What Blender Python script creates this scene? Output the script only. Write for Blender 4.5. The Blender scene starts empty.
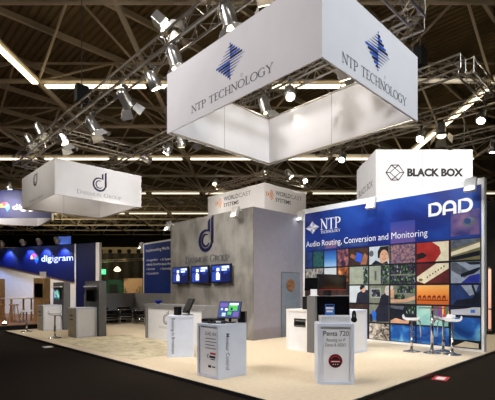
import bpy, bmesh, math, random
from mathutils import Matrix, Vector
random.seed(7)
SC = bpy.context.scene
COL = SC.collection
R = math.radians
HALL = R(-44.1)                      # the hall's own grid is turned against the booth
CF, SF = 0.696, 0.718
def hall(l, d, z=0.0):               # hall coordinates (sideways, forward) to booth coordinates
    return Vector((d * CF + l * SF, d * SF - l * CF, z))

# ------------------------------------------------------------------ materials
def lin(c):
    out = []
    for v in c[:3]:
        v /= 255.0
        out.append(v / 12.92 if v <= 0.04045 else ((v + 0.055) / 1.055) ** 2.4)
    return (*out, 1.0)
MATS = {}
def base(name, rough=0.6, metal=0.0, spec=0.3):
    m = bpy.data.materials.new(name); m.use_nodes = True
    b = m.node_tree.nodes['Principled BSDF']
    b.inputs['Roughness'].default_value = rough
    b.inputs['Metallic'].default_value = metal
    b.inputs['Specular IOR Level'].default_value = spec
    MATS[name] = m
    return m, b, m.node_tree
def coords(nt, scale=(1, 1, 1)):
    tc = nt.nodes.new('ShaderNodeTexCoord'); mp = nt.nodes.new('ShaderNodeMapping')
    mp.inputs['Scale'].default_value = scale
    nt.links.new(tc.outputs['Object'], mp.inputs['Vector'])
    return mp.outputs['Vector']
def ramp(nt, fac, stops, const=False):
    r = nt.nodes.new('ShaderNodeValToRGB'); e = r.color_ramp.elements
    if const: r.color_ramp.interpolation = 'CONSTANT'
    while len(e) < len(stops): e.new(0.5)
    for k, (p, c) in enumerate(stops):
        e[k].position = p; e[k].color = lin(c)
    nt.links.new(fac, r.inputs['Fac'])
    return r.outputs['Color']
def plain(name, c, rough=0.6, metal=0.0, spec=0.3, var=0.05, scale=6.0):
    """nearly even colour with a faint grain"""
    m, b, nt = base(name, rough, metal, spec)
    n = nt.nodes.new('ShaderNodeTexNoise'); n.inputs['Scale'].default_value = scale
    n.inputs['Detail'].default_value = 4
    nt.links.new(coords(nt), n.inputs['Vector'])
    lo = [max(0, v * (1 - var)) for v in c]; hi = [min(255, v * (1 + var)) for v in c]
    nt.links.new(ramp(nt, n.outputs['Fac'], [(0.3, lo), (0.7, hi)]), b.inputs['Base Color'])
    return m
def noise(name, stops, scale=4.0, detail=5.0, rough=0.6, metal=0.0, spec=0.3, stretch=(1, 1, 1), dist=0.0):
    m, b, nt = base(name, rough, metal, spec)
    n = nt.nodes.new('ShaderNodeTexNoise')
    n.inputs['Scale'].default_value = scale; n.inputs['Detail'].default_value = detail
    n.inputs['Distortion'].default_value = dist
    nt.links.new(coords(nt, stretch), n.inputs['Vector'])
    nt.links.new(ramp(nt, n.outputs['Fac'], stops), b.inputs['Base Color'])
    return m
def cells(name, stops, scale=8.0, stretch=(1, 1, 1), rough=0.5, emit=0.0):
    m, b, nt = base(name, rough)
    v = nt.nodes.new('ShaderNodeTexVoronoi'); v.distance = 'CHEBYCHEV'
    v.inputs['Scale'].default_value = scale; v.inputs['Randomness'].default_value = 0.55
    nt.links.new(coords(nt, stretch), v.inputs['Vector'])
    s = nt.nodes.new('ShaderNodeSeparateColor'); nt.links.new(v.outputs['Color'], s.inputs['Color'])
    c = ramp(nt, s.outputs['Red'], stops, True)
    nt.links.new(c, b.inputs['Base Color'])
    if emit:
        nt.links.new(c, b.inputs['Emission Color']); b.inputs['Emission Strength'].default_value = emit
    return m
def grad(name, stops, z0, z1, rough=0.5, axis='Z'):
    """printed colour fade along one axis of the object"""
    m, b, nt = base(name, rough)
    s = nt.nodes.new('ShaderNodeSeparateXYZ'); nt.links.new(coords(nt), s.inputs['Vector'])
    mr = nt.nodes.new('ShaderNodeMapRange')
    mr.inputs['From Min'].default_value = z0; mr.inputs['From Max'].default_value = z1
    nt.links.new(s.outputs[axis], mr.inputs['Value'])
    nt.links.new(ramp(nt, mr.outputs['Result'], stops), b.inputs['Base Color'])
    return m
def glow(name, c, strength):
    m, b, nt = base(name, 0.5)
    b.inputs['Base Color'].default_value = lin(c)
    n = nt.nodes.new('ShaderNodeTexNoise'); n.inputs['Scale'].default_value = 3.0
    nt.links.new(coords(nt), n.inputs['Vector'])
    lo = [v * 0.96 for v in c]
    nt.links.new(ramp(nt, n.outputs['Fac'], [(0.3, lo), (0.7, c)]), b.inputs['Emission Color'])
    b.inputs['Emission Strength'].default_value = strength
    return m

M = MATS
noise('hall_carpet', [(0.3, (30, 25, 20)), (0.7, (42, 35, 29))], 60, 6, 0.95, spec=0.05)
noise('booth_carpet', [(0.3, (212, 195, 168)), (0.7, (222, 206, 181))], 14, 8, 0.75, spec=0.15)
noise('mottled_carpet', [(0.32, (172, 164, 136)), (0.48, (202, 190, 162)), (0.62, (216, 203, 175)), (0.75, (182, 174, 146))], 3.2, 6, 0.9, spec=0.1, stretch=(1.2, .8, 1), dist=0.8)
noise('concrete_print', [(0.25, (100, 97, 94)), (0.45, (128, 125, 121)), (0.60, (148, 145, 141)), (0.80, (118, 115, 112))], 1.9, 15, 0.7, spec=0.2, dist=0.15, stretch=(1, 1, .6))
plain('lilac_laminate', (148, 143, 151), 0.5, var=0.02)
plain('white_panel', (238, 236, 234), 0.45, var=0.015)
plain('white_fabric', (240, 238, 240), 0.85, var=0.012, scale=2)
plain('white_gloss', (238, 238, 240), 0.2, spec=0.5, var=0.01)
plain('pale_blue_board', (214, 222, 238), 0.45, var=0.015)
plain('print_white', (236, 237, 242), 0.4, var=0.01)
plain('grey_board', (112, 112, 114), 0.55, var=0.03)
plain('mid_grey', (134, 133, 134), 0.55, var=0.03)
plain('tan_board', (186, 177, 160), 0.6, var=0.05)
plain('door_paint', (118, 126, 136), 0.5, var=0.03)
noise('wood_disc', [(0.35, (104, 70, 44)), (0.65, (150, 108, 74))], 5, 4, 0.5, stretch=(1, 1, 6))
noise('oak', [(0.35, (176, 138, 90)), (0.65, (206, 170, 120))], 4, 5, 0.55, stretch=(6, 6, 1))
noise('wood_floor', [(0.35, (120, 84, 58)), (0.65, (150, 110, 80))], 4, 5, 0.5, stretch=(1, 8, 1))
plain('black_plastic', (16, 16, 18), 0.35, spec=0.4, var=0.1)
plain('black_matt', (22, 22, 24), 0.7, var=0.1)
plain('black_leather', (20, 19, 19), 0.42, spec=0.4, var=0.15, scale=20)
plain('dark_wall', (26, 24, 22), 0.8, var=0.15)
plain('dark_curtain', (44, 40, 30), 0.95, var=0.2)
noise('girder_paint', [(0.3, (170, 152, 112)), (0.7, (190, 172, 130))], 2, 3, 0.7)
plain('chrome', (214, 214, 218), 0.12, 1.0, var=0.02)
plain('aluminium', (190, 184, 172), 0.32, 1.0, var=0.05)
plain('steel_grey', (120, 118, 116), 0.45, 0.6, var=0.06)
plain('lamp_silver', (206, 204, 200), 0.3, 0.9, var=0.04)
plain('lamp_white', (206, 204, 200), 0.4, var=0.02)
plain('copper', (190, 140, 104), 0.25, 1.0, var=0.03)
noise('roof_paint', [(0.3, (112, 95, 64)), (0.7, (126, 108, 76))], 0.6, 4, 0.7)
noise('roof_steel', [(0.3, (196, 182, 156)), (0.7, (212, 198, 172))], 0.8, 4, 0.6)
plain('navy', (15, 18, 64), 0.5, var=0.06)
plain('ink_navy', (22, 28, 66), 0.5, var=0.06)
plain('logo_blue', (36, 96, 206), 0.5, var=0.06)
plain('ink_grey', (92, 92, 98), 0.6, var=0.05)
plain('ink_pale', (156, 152, 152), 0.6, var=0.05)
plain('ink_black', (38, 34, 34), 0.6, var=0.05)
plain('ink_red', (190, 40, 44), 0.6, var=0.05)
plain('ink_orange', (232, 142, 62), 0.6, var=0.05)
plain('badge_black', (40, 20, 26), 0.5, var=0.1)
plain('badge_ring', (120, 22, 36), 0.5, var=0.05)
plain('letter_white', (246, 246, 250), 0.4, var=0.01)
plain('silver_light', (216, 218, 226), 0.4, var=0.05)
plain('silver_dark', (150, 154, 168), 0.4, var=0.05)
noise('poster_blue', [(0.3, (8, 24, 92)), (0.5, (12, 40, 122)), (0.75, (26, 76, 166))], 0.7, 4, 0.45, spec=0.3, dist=0.6)
plain('poster_black', (12, 14, 26), 0.45, var=0.1)
plain('media_blue', (18, 48, 128), 0.5, var=0.04)
plain('digi_blue', (9, 18, 70), 0.55, var=0.05)
plain('bowl_blue', (20, 50, 190), 0.15, spec=0.5, var=0.03)
plain('clear_blue', (70, 120, 200), 0.2, spec=0.5, var=0.05)
plain('green_booth', (10, 62, 42), 0.6, var=0.1)
plain('leaf', (58, 84, 40), 0.6, var=0.3)
plain('warm_board', (176, 142, 104), 0.6, var=0.05)
plain('rose_board', (150, 122, 110), 0.6, var=0.05)
glow('strip_glow', (255, 236, 200), 3.2)
glow('lens_glow', (255, 248, 236), 40.0)
glow('lens_soft', (255, 236, 190), 6.0)
glow('blue_lens', (190, 215, 255), 20.0)
glow('bar_glow', (236, 176, 150), .8)
glow('washer_lens', (255, 250, 240), 1.6)
glow('exit_green', (60, 230, 130), 1.5)
glow('pendant_glow', (255, 226, 170), 2.0)
glow('poster_light', (60, 90, 170), 0.6)
cells('screen_news', [(0.0, (10, 14, 40)), (0.28, (34, 60, 150)), (0.5, (120, 160, 230)), (0.66, (235, 240, 255)), (0.82, (20, 30, 90))], 9, emit=0.8, rough=0.25)
cells('screen_app', [(0.0, (24, 34, 96)), (0.35, (60, 90, 170)), (0.5, (40, 140, 60)), (0.66, (150, 170, 210)), (0.8, (70, 60, 130))], 26, emit=0.8, rough=0.25)
cells('screen_green', [(0.0, (40, 90, 110)), (0.4, (90, 170, 110)), (0.7, (160, 200, 220))], 9, emit=0.7, rough=0.25)
plain('screen_dark', (14, 14, 18), 0.18, spec=0.5, var=0.1)
m, b, nt = base('clear_glass', 0.03)
b.inputs['Transmission Weight'].default_value = 1.0; b.inputs['IOR'].default_value = 1.1
b.inputs['Base Color'].default_value = (0.97, 0.98, 0.98, 1)

# ------------------------------------------------------------------ mesh building
class MB:
    def __init__(self):
        self.bm = bmesh.new(); self.mi = 0; self.mats = []
    def use(self, mat):
        if mat not in self.mats: self.mats.append(mat)
        self.mi = self.mats.index(mat); return self
    def face(self, pts):
        f = self.bm.faces.new([self.bm.verts.new(p) for p in pts]); f.material_index = self.mi; return f
    def box(self, x0, y0, z0, x1, y1, z1, bev=0.0):
        v = [self.bm.verts.new(p) for p in ((x0,y0,z0),(x1,y0,z0),(x1,y1,z0),(x0,y1,z0),(x0,y0,z1),(x1,y0,z1),(x1,y1,z1),(x0,y1,z1))]
        fs = []
        for q in ((0,3,2,1),(4,5,6,7),(0,1,5,4),(1,2,6,5),(2,3,7,6),(3,0,4,7)):
            f = self.bm.faces.new([v[k] for k in q]); f.material_index = self.mi; fs.append(f)
        if bev:
            es = list({e for f in fs for e in f.edges})
            r = bmesh.ops.bevel(self.bm, geom=es, offset=bev, segments=2, affect='EDGES', profile=0.5)
            for f in r['faces']: f.material_index = self.mi
        return self
    def tube(self, pts, r, n=8, caps=True):
        pts = [Vector(p) for p in pts]; rings = []
        up = None
        for k, p in enumerate(pts):
            if k == 0: t = pts[1] - p
            elif k == len(pts) - 1: t = p - pts[k-1]
            else: t = (pts[k+1] - p).normalized() + (p - pts[k-1]).normalized()
            t.normalize()
            if up is None:
                up = Vector((0,0,1)) if abs(t.z) < 0.9 else Vector((1,0,0))
            a = t.cross(up)
            if a.length < 1e-4: a = t.cross(Vector((0.3, 0.9, 0.1)))
            a.normalize(); b = a.cross(t); up = b
            rr = r[k] if isinstance(r, (list, tuple)) else r
            rings.append([self.bm.verts.new(p + (a * math.cos(2*math.pi*j/n) + b * math.sin(2*math.pi*j/n)) * rr) for j in range(n)])
        for k in range(len(rings) - 1):
            for j in range(n):
                f = self.bm.faces.new([rings[k][j], rings[k][(j+1)%n], rings[k+1][(j+1)%n], rings[k+1][j]])
                f.material_index = self.mi; f.smooth = n > 6
        if caps:
            for q in (rings[0][::-1], rings[-1]):
                f = self.bm.faces.new(q); f.material_index = self.mi
        return self
    def lathe(self, prof, c=(0,0,0), n=20):
        rings = []
        for r_, z in prof:
            rings.append([self.bm.verts.new((c[0] + r_*math.cos(2*math.pi*j/n), c[1] + r_*math.sin(2*math.pi*j/n), c[2] + z)) for j in range(n)])
        for k in range(len(rings)-1):
            for j in range(n):
                f = self.bm.faces.new([rings[k][j], rings[k][(j+1)%n], rings[k+1][(j+1)%n], rings[k+1][j]]); f.material_index = self.mi; f.smooth = True
        for q in (rings[0][::-1], rings[-1]):
            f = self.bm.faces.new(q); f.material_index = self.mi
        return self
    def plate(self, pts, y, th=0.0):
        """polygon given in (x, z) facing -y, optional thickness to +y"""
        a = [self.bm.verts.new((p[0], y, p[1])) for p in pts]
        area = sum(pts[k][0]*pts[(k+1)%len(pts)][1] - pts[(k+1)%len(pts)][0]*pts[k][1] for k in range(len(pts)))
        if area < 0: a = a[::-1]
        f = self.bm.faces.new(a); f.material_index = self.mi
        if th:
            b = [self.bm.verts.new((v.co.x, y + th, v.co.z)) for v in a]
            for k in range(len(a)):
                g = self.bm.faces.new([a[(k+1)%len(a)], a[k], b[k], b[(k+1)%len(a)]]); g.material_index = self.mi
            g = self.bm.faces.new(b[::-1]); g.material_index = self.mi
        return self
    def rect(self, x0, z0, x1, z1, y, th=0.0): return self.plate([(x0,z0),(x1,z0),(x1,z1),(x0,z1)], y, th)
    def disc(self, cx, cz, rx, rz, y, n=20, th=0.0):
        return self.plate([(cx + rx*math.cos(2*math.pi*k/n), cz + rz*math.sin(2*math.pi*k/n)) for k in range(n)], y, th)
    def line(self, pts, w, y, th=0.0, closed=False):
        """stroke of width w (number or function of direction) along (x, z) points"""
        n = len(pts)
        P = [Vector(p) for p in pts]; L = []; Rr = []
        for k in range(n):
            a = P[(k-1) % n] if (k or closed) else P[k]; b = P[(k+1) % n] if (k < n-1 or closed) else P[k]
            t = (b - a).normalized(); nn = Vector((-t.y, t.x))
            ww = w(t) if callable(w) else (w[k] if isinstance(w, (list, tuple)) else w)
            L.append(P[k] + nn*ww/2); Rr.append(P[k] - nn*ww/2)
        for k in range(n if closed else n-1):
            j = (k+1) % n
            try: self.plate([tuple(Rr[k]), tuple(Rr[j]), tuple(L[j]), tuple(L[k])], y, th)
            except ValueError: pass
        return self
    def xf(self, mat):
        bmesh.ops.transform(self.bm, matrix=mat, verts=self.bm.verts); return self
    def build(self, name, mat=None, parent=None, loc=None, rotz=0.0, smooth=False):
        me = bpy.data.meshes.new(name)
        if not self.mats and mat: self.mats = [mat]
        for k in (self.mats or [mat]): me.materials.append(M[k])
        bmesh.ops.recalc_face_normals(self.bm, faces=self.bm.faces) if getattr(self, 'fix', False) else None
        self.bm.to_mesh(me); self.bm.free()
        if smooth:
            for p in me.polygons: p.use_smooth = True
        o = bpy.data.objects.new(name, me); COL.objects.link(o)
        if parent: o.parent = parent
        if loc is not None: o.location = loc
        o.rotation_euler[2] = rotz
        return o
def thing(name, label, cat, loc=(0,0,0), rotz=0.0, group=None):
    o = bpy.data.objects.new(name, None); COL.objects.link(o)
    o.location = loc; o.rotation_euler = (0,0,rotz); o.empty_display_size = 0.1
    return tag(o, label, cat, group)
def tag(o, label, cat, group=None):
    o['label'] = label; o['category'] = cat
    if group: o['group'] = group
    return o
def struct(o, label=None):
    o['kind'] = 'structure'
    if label: o['label'] = label
    return o
def copy_tree(o, parent=None):
    c = o.copy(); COL.objects.link(c)
    if parent: c.parent = parent
    for ch in list(o.children): copy_tree(ch, c)
    return c

# lettering ---------------------------------------------------------
def sans(mb, body, x, z, width, cap, y, bold=0.0, th=0.0, turn=False):
    """built-in sans letters fitted to a width and a capital height, facing -y; turn: read downwards"""
    cu = bpy.data.curves.new('text', 'FONT'); cu.body = body; cu.size = 1.0; cu.offset = bold; cu.resolution_u = 3
    ob = bpy.data.objects.new('text', cu); COL.objects.link(ob)
    bpy.context.view_layer.update()
    me = bpy.data.meshes.new_from_object(ob.evaluated_get(bpy.context.evaluated_depsgraph_get()))
    xs = [v.co.x for v in me.vertices]
    x0, x1 = min(xs), max(xs); sx = width / (x1 - x0); sz = cap / 0.69
    for p in me.polygons:
        pts = []
        for k in p.vertices:
            c = me.vertices[k].co
            a, b = (c.x - x0) * sx, c.y * sz
            pts.append((x + b, z - a) if turn else (x + a, z + b))
        try: mb.plate(pts, y, 0.0)
        except ValueError: pass
    bpy.data.objects.remove(ob); bpy.data.curves.remove(cu); bpy.data.meshes.remove(me)
    return mb
def arc(cx, cz, rx, rz, a0, a1, n=14):
    return [(cx + rx*math.cos(R(a0 + (a1-a0)*k/n)), cz + rz*math.sin(R(a0 + (a1-a0)*k/n))) for k in range(n+1)]
T, N_ = 0.115, 0.05                    # thick and thin strokes of the roman capitals
def serif(x, z, w=0.26): return ('s', [(x - w/2, z), (x + w/2, z)], 0.045)
GL = {
 'N': (0.78, [('s', [(.12,0),(.12,1)], N_), ('s', [(.1,1),(.66,0)], T), ('s', [(.66,0),(.66,1)], N_), serif(.12,0), serif(.08,1,.2), serif(.66,1)]),
 'T': (0.68, [('s', [(.34,0),(.34,1)], T), ('s', [(.02,.975),(.66,.975)], .05), ('s', [(.03,1),(.03,.8)], .04), ('s', [(.65,1),(.65,.8)], .04), serif(.34,0)]),
 'P': (0.62, [('s', [(.16,0),(.16,1)], T), ('c', [(.16,.975),(.3,.975)] + arc(.3,.72,.24,.255,90,-90) + [(.16,.465)]), serif(.16,0,.28), serif(.12,1,.2)]),
 'E': (0.6, [('s', [(.16,0),(.16,1)], T), ('s', [(.06,.975),(.54,.975)], .05), ('s', [(.16,.52),(.42,.52)], .05), ('s', [(.06,.025),(.56,.025)], .05), ('s', [(.53,1),(.53,.8)], .04), ('s', [(.55,0),(.55,.2)], .04)]),
 'C': (0.74, [('c', arc(.42,.5,.35,.49,48,312,18)), ('s', [(.65,.98),(.65,.74)], .045)]),
 'H': (0.8, [('s', [(.16,0),(.16,1)], T), ('s', [(.64,0),(.64,1)], T), ('s', [(.16,.52),(.64,.52)], .05), serif(.16,0), serif(.64,0), serif(.16,1), serif(.64,1)]),
 'O': (0.82, [('c', arc(.41,.5,.35,.49,0,360,24))]),
 'L': (0.58, [('s', [(.16,0),(.16,1)], T), ('s', [(.06,.025),(.54,.025)], .05), ('s', [(.53,0),(.53,.24)], .04), serif(.16,1)]),
 'G': (0.82, [('c', arc(.42,.5,.35,.49,48,300,18)), ('s', [(.66,.05),(.66,.44)], T), ('s', [(.66,.98),(.66,.74)], .045), serif(.66,.44,.24)]),
 'Y': (0.74, [('s', [(.08,1),(.37,.46)], T), ('s', [(.66,1),(.37,.46)], N_), ('s', [(.37,.46),(.37,0)], T), serif(.37,0), serif(.1,1,.22), serif(.66,1,.2)]),
 'D': (0.8, [('s', [(.16,0),(.16,1)], T), ('c', [(.16,.975),(.3,.975)] + arc(.3,.5,.42,.475,90,-90,16) + [(.16,.025)]), serif(.1,0,.18), serif(.1,1,.18)]),
 'A': (0.76, [('s', [(.1,0),(.37,1)], N_), ('s', [(.37,1),(.66,0)], T), ('s', [(.2,.36),(.54,.36)], .05), serif(.1,0,.2), serif(.66,0,.22)]),
 'M': (0.94, [('s', [(.12,0),(.16,1)], N_), ('s', [(.16,1),(.46,.06)], T), ('s', [(.46,.06),(.78,1)], N_), ('s', [(.78,1),(.82,0)], T), serif(.12,0,.2), serif(.82,0,.24)]),
 'S': (0.56, [('c', arc(.28,.74,.2,.24,40,270,12) + arc(.28,.26,.22,.24,90,-140,12)), ('s', [(.45,.97),(.45,.76)], .04), ('s', [(.07,.03),(.07,.26)], .04)]),
 'I': (0.36, [('s', [(.18,0),(.18,1)], T), serif(.18,0), serif(.18,1)]),
 'U': (0.78, [('c', [(.14,1),(.14,.34)] + arc(.39,.34,.25,.32,180,360,12) + [(.64,1)]), serif(.14,1), serif(.64,1,.2)]),
 'R': (0.7, [('s', [(.16,0),(.16,1)], T), ('c', [(.16,.975),(.3,.975)] + arc(.3,.74,.22,.235,90,-90) + [(.16,.505)]), ('s', [(.34,.5),(.64,.0)], T), serif(.16,0), serif(.12,1,.2)]),
 ' ': (0.42, []),
}
def roman(mb, text, x, z, width, cap, y, small=0.8, th=0.0, heavy=1.0):
    """serif capitals; lower-case input gives small capitals"""
    tot = sum(GL[c.upper()][0] * (small if c.islower() else 1) for c in text)
    k = width / tot; cx = x
    for c in text:
        s = small if c.islower() else 1.0
        adv, strokes = GL[c.upper()]
        for st in strokes:
            pts = [(cx + p[0]*k*s, z + p[1]*cap*s) for p in st[1]]
            u = (k + cap) / 2 * s * heavy
            if st[0] == 's': mb.line(pts, st[2]*u, y, th)
            else: mb.line(pts, lambda t, u=u: (0.05 + 0.075*abs(t.y)**1.5)*u, y, th)
        cx += adv * k * s
    return mb
def star_logo(mb, cx, cz, hw, hh, y):
    """four-pointed star of level stripes, half of them blue"""
    n = 13
    def half(t):                                   # concave outline: half width at height t in -1..1
        return hw * (1 - abs(t)) ** 1.12
    for k in range(n):
        t = -0.93 + 1.86 * k / (n - 1)
        w = half(t); th_ = hh * 0.075
        hv = 'navy_s' if k % 2 else 'blue_s'
        mb.use('ink_navy' if k % 2 else 'logo_blue')
        sl = 0.10 * hh
        def bar(xa, xb, ta, tb):
            za, zb = cz + t*hh + sl*(xa)/hw*0.5, cz + t*hh + sl*(xb)/hw*0.5
            mb.plate([(cx+xa, za-ta), (cx+xb, zb-tb), (cx+xb, zb+tb), (cx+xa, za+ta)], y)
        if t > 0: bar(-w, 0, th_*.12, th_*.45); bar(0, w, th_*.95, th_*.75)
        else:     bar(-w, 0, th_*.75, th_*.95); bar(0, w, th_*.45, th_*.12)
    return mb
def d_logo(mb, x, z, w, h, y, th=0.0):
    """round letter d of nested rings with two upright strokes"""
    r = w / 2; cx, cz = x + r*0.97, z + r
    s = w * 0.085
    mb.line(arc(cx, cz, r - s*.8, r - s*.8, 70, 385, 30), [s*0.9 + s*0.75*math.sin(math.pi*k/30) for k in range(31)], y, th)
    mb.line(arc(cx, cz, r*.50, r*.52, 60, 330, 20), [s*0.35 + s*0.75*math.sin(math.pi*k/20) for k in range(21)], y, th)
    x1 = x + w
    mb.plate([(x1 - s*1.7, z + r*.95), (x1, z + r*.7), (x1, z + h), (x1 - s*1.7, z + h - s*1.2)], y, th)
    mb.plate([(x1 - s*4.2, z + w*.90), (x1 - s*2.7, z + w*.84), (x1 - s*2.7, z + h*.92), (x1 - s*4.2, z + h*.85)], y, th)
    return mb

# ------------------------------------------------------------------ setting
mb = MB(); mb.box(-60, -60, -0.25, 110, 110, -0.05)
struct(mb.build('floor', 'hall_carpet'), 'dark brown hall carpet')
mb = MB()
fp = [(4.05,3.0),(24,3.0),(24,18.3),(7.0,18.3),(7.0,17.0),(4.05,17.0)]
top = [(x, y, 0.0) for x, y in fp]; mb.face(top)
for k in range(len(fp)):
    a, b = fp[k], fp[(k+1) % len(fp)]
    mb.face([(a[0],a[1],-.05),(b[0],b[1],-.05),(b[0],b[1],0),(a[0],a[1],0)])
struct(mb.build('floor_booth', 'booth_carpet'), 'raised beige booth floor')
struct(MB().box(4.03, 2.98, -.05, 4.05, 17.0, 0.004).build('trim_1', 'black_matt'))
struct(MB().box(4.05, 2.97, -.05, 24, 3.0, 0.006).build('trim_2', 'aluminium'))
tag(MB().box(4.35, 8.0, 0.0, 6.6, 12.7, 0.004).build('rug', 'mottled_carpet'),
    'mottled olive and beige carpet patch in front of the reception desk', 'carpet')

# storage block in the middle of the booth: concrete print to the front, lilac laminate to the side
mb = MB(); mb.use('lilac_laminate'); mb.box(8.545, 8.55, 0, 10.88, 12.9, 3.97)
mb.use('concrete_print'); mb.box(8.52, 8.55, 0, 8.545, 12.9, 3.97)
struct(mb.build('wall_center'), 'grey concrete-look booth wall')
mb = MB(); mb.use('white_panel'); mb.box(10.9, 3.08, 0, 11.08, 8.6, 4.21)
struct(mb.build('wall_right'), 'tall white booth wall behind the blue collage')
d = struct(MB().box(9.77, 8.52, 0.0, 10.65, 8.55, 2.05).build('door_1', 'door_paint'), 'grey blue service door')
MB().tube([(9.86,8.50,.98),(9.86,8.47,.98),(9.97,8.47,.98)], .012).build('door_handle', 'steel_grey', d)
mb = MB(); mb.use('steel_grey')
mb.rect(9.745, 0, 9.77, 2.08, 8.53); mb.rect(9.745, 2.05, 10.68, 2.08, 8.53); mb.rect(10.65, 0, 10.68, 2.08, 8.53)
mb.build('door_frame', None, d)
o = MB(); o.disc(10.19, 1.66, .2, .2, 8.495, 24, .02)
tag(o.build('door_sign', 'wood_disc'), 'round brown wooden sign on the grey blue service door', 'sign')

# lounge walls
struct(MB().box(7.4, 18.0, 0, 9.85, 18.06, 1.35).build('wall_lounge', 'mid_grey'), 'low grey partition behind the lounge chairs')
struct(MB().box(9.8, 13.2, 0, 9.86, 18.0, 1.35).build('wall_lounge_side', 'mid_grey'), 'low grey partition below the blue text wall')
struct(MB().box(9.74, 17.93, 0, 9.80, 18.0, 1.36).build('trim_3', 'aluminium'))
mw = struct(MB().box(10.6, 13.0, 0, 10.75, 18.55, 3.86).build('wall_back', 'white_panel'), 'white back wall of the booth')

# far hall
mb = MB()
for q in (((-48,66),(48,66)), ((-48,-14),(-48,66)), ((48,66),(48,-14)), ((48,-14),(-48,-14))):
    a, b = hall(*q[0]), hall(*q[1])
    mb.face([(a.x,a.y,-.05),(b.x,b.y,-.05),(b.x,b.y,13),(a.x,a.y,13)])
struct(mb.build('wall_hall', 'dark_wall'), 'dark walls of the exhibition hall')

# ------------------------------------------------------------------ roof: corrugated deck over a space frame
mb = MB(); x = -46.0; zt = 12.3
prof = []
while x < 80:
    prof += [(x, zt), (x+.10, zt), (x+.14, zt+.09), (x+.24, zt+.09)]; x += 0.28
y0, y1 = -50.0, 96.0
a = [mb.bm.verts.new((p[0], y0, p[1])) for p in prof]; b = [mb.bm.verts.new((p[0], y1, p[1])) for p in prof]
for k in range(len(prof)-1): mb.bm.faces.new((a[k], a[k+1], b[k+1], b[k]))
roof = struct(mb.build('ceiling', 'roof_paint'), 'brown corrugated roof deck')
ZB, ZT, S = 10.0, 12.0, 4.6
LS = [-8.5 + S*k for k in range(-7, 12)]; DS = [7.4 + S*k for k in range(-2, 13)]
for l in LS:
    MB().tube([hall(l, DS[0], ZB), hall(l, DS[-1], ZB)], .10, 8).build('bottom_beam', 'roof_steel', roof)
for dd in DS:
    MB().tube([hall(LS[0], dd, ZB), hall(LS[-1], dd, ZB)], .10, 8).build('bottom_beam', 'roof_steel', roof)
for j in range(len(DS)-1):                       # one row of sloping struts per bay row
    mb = MB()
    for i in range(len(LS)-1):
        t = hall(LS[i]+S/2, DS[j]+S/2, ZT)
        for di in (0, 1):
            for dj in (0, 1): mb.tube([hall(LS[i+di], DS[j+dj], ZB), t], .05, 5, False)
    mb.build('strut_row', 'roof_steel', roof)
for j in range(len(DS)-1):                       # top tubes and the purlins that run square to the ribs
    MB().tube([hall(LS[0]+S/2, DS[j]+S/2, ZT), hall(LS[-1]-S/2, DS[j]+S/2, ZT)], .05, 6).build('top_beam', 'roof_steel', roof)
q = S / 2 / math.cos(R(45)) 
for k in range(-14, 24):
    yy = 1.5 + k * 3.25
    MB().box(-40, yy-.06, 12.05, 74, yy+.06, 12.29).build('purlin', 'roof_steel', roof)

# strip lights below the bottom beams
glow('strip_glow_far', (255, 236, 200), 1.5); glow('strip_glow_mid', (255, 236, 200), 2.3)
def strip(l0, d0, l1, d1, label, group, lit='strip_glow'):
    a, b = hall(l0, d0, 9.78), hall(l1, d1, 9.78)
    t = (b - a).normalized(); n = Vector((-t.y, t.x, 0)) * .11
    r_ = thing('strip_light', label, 'ceiling light', ((a+b)/2), 0, group)
    c = (a+b)/2; a, b = a-c, b-c
    for nm, mt, z0, z1, w in (('housing', 'lamp_white', .03, .10, .45), ('diffuser', lit, -.03, .03, 1.0)):
        mb = MB(); vs = []
        for z in (z0, z1): vs.append([mb.bm.verts.new((p.x+s*n.x*w, p.y+s*n.y*w, z)) for p, s in ((a,-1),(b,-1),(b,1),(a,1))])
        mb.bm.faces.new(vs[0][::-1]); mb.bm.faces.new(vs[1])
        for k in range(4): mb.bm.faces.new((vs[0][k], vs[0][(k+1)%4], vs[1][(k+1)%4], vs[1][k]))
        mb.build(nm, mt, r_)
rows = {16.6: 'nearest crosswise row of roof strip lights', 25.8: 'second crosswise row of roof strip lights',
        35.0: 'third crosswise row of roof strip lights', 44.2: 'farthest crosswise row of roof strip lights'}
vis = {16.6: (-8.5, 5.3), 25.8: (-17.7, 14.5), 35.0: (-22.3, 23.7), 44.2: (-26.9, 32.9)}
for dd, nm in rows.items():
    l = vis[dd][0]
    while l < vis[dd][1] - .1:
        strip(l+.3, dd, l+S-.25, dd, 'white strip light tube in the ' + nm, nm, {16.6: 'strip_glow', 25.8: 'strip_glow_mid'}.get(dd, 'strip_glow_far')); l += S
for l, nm, rng in ((-8.5, 'left lengthwise line of roof strip lights', (2, 3)), (9.9, 'right lengthwise line of roof strip lights', (2, 3, 4, 5))):
    for j in rng:
        strip(l, DS[j]+.3+(0 if l < 0 else 0), l, DS[j]+S-.25, 'white strip light tube in the ' + nm, nm)

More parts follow.
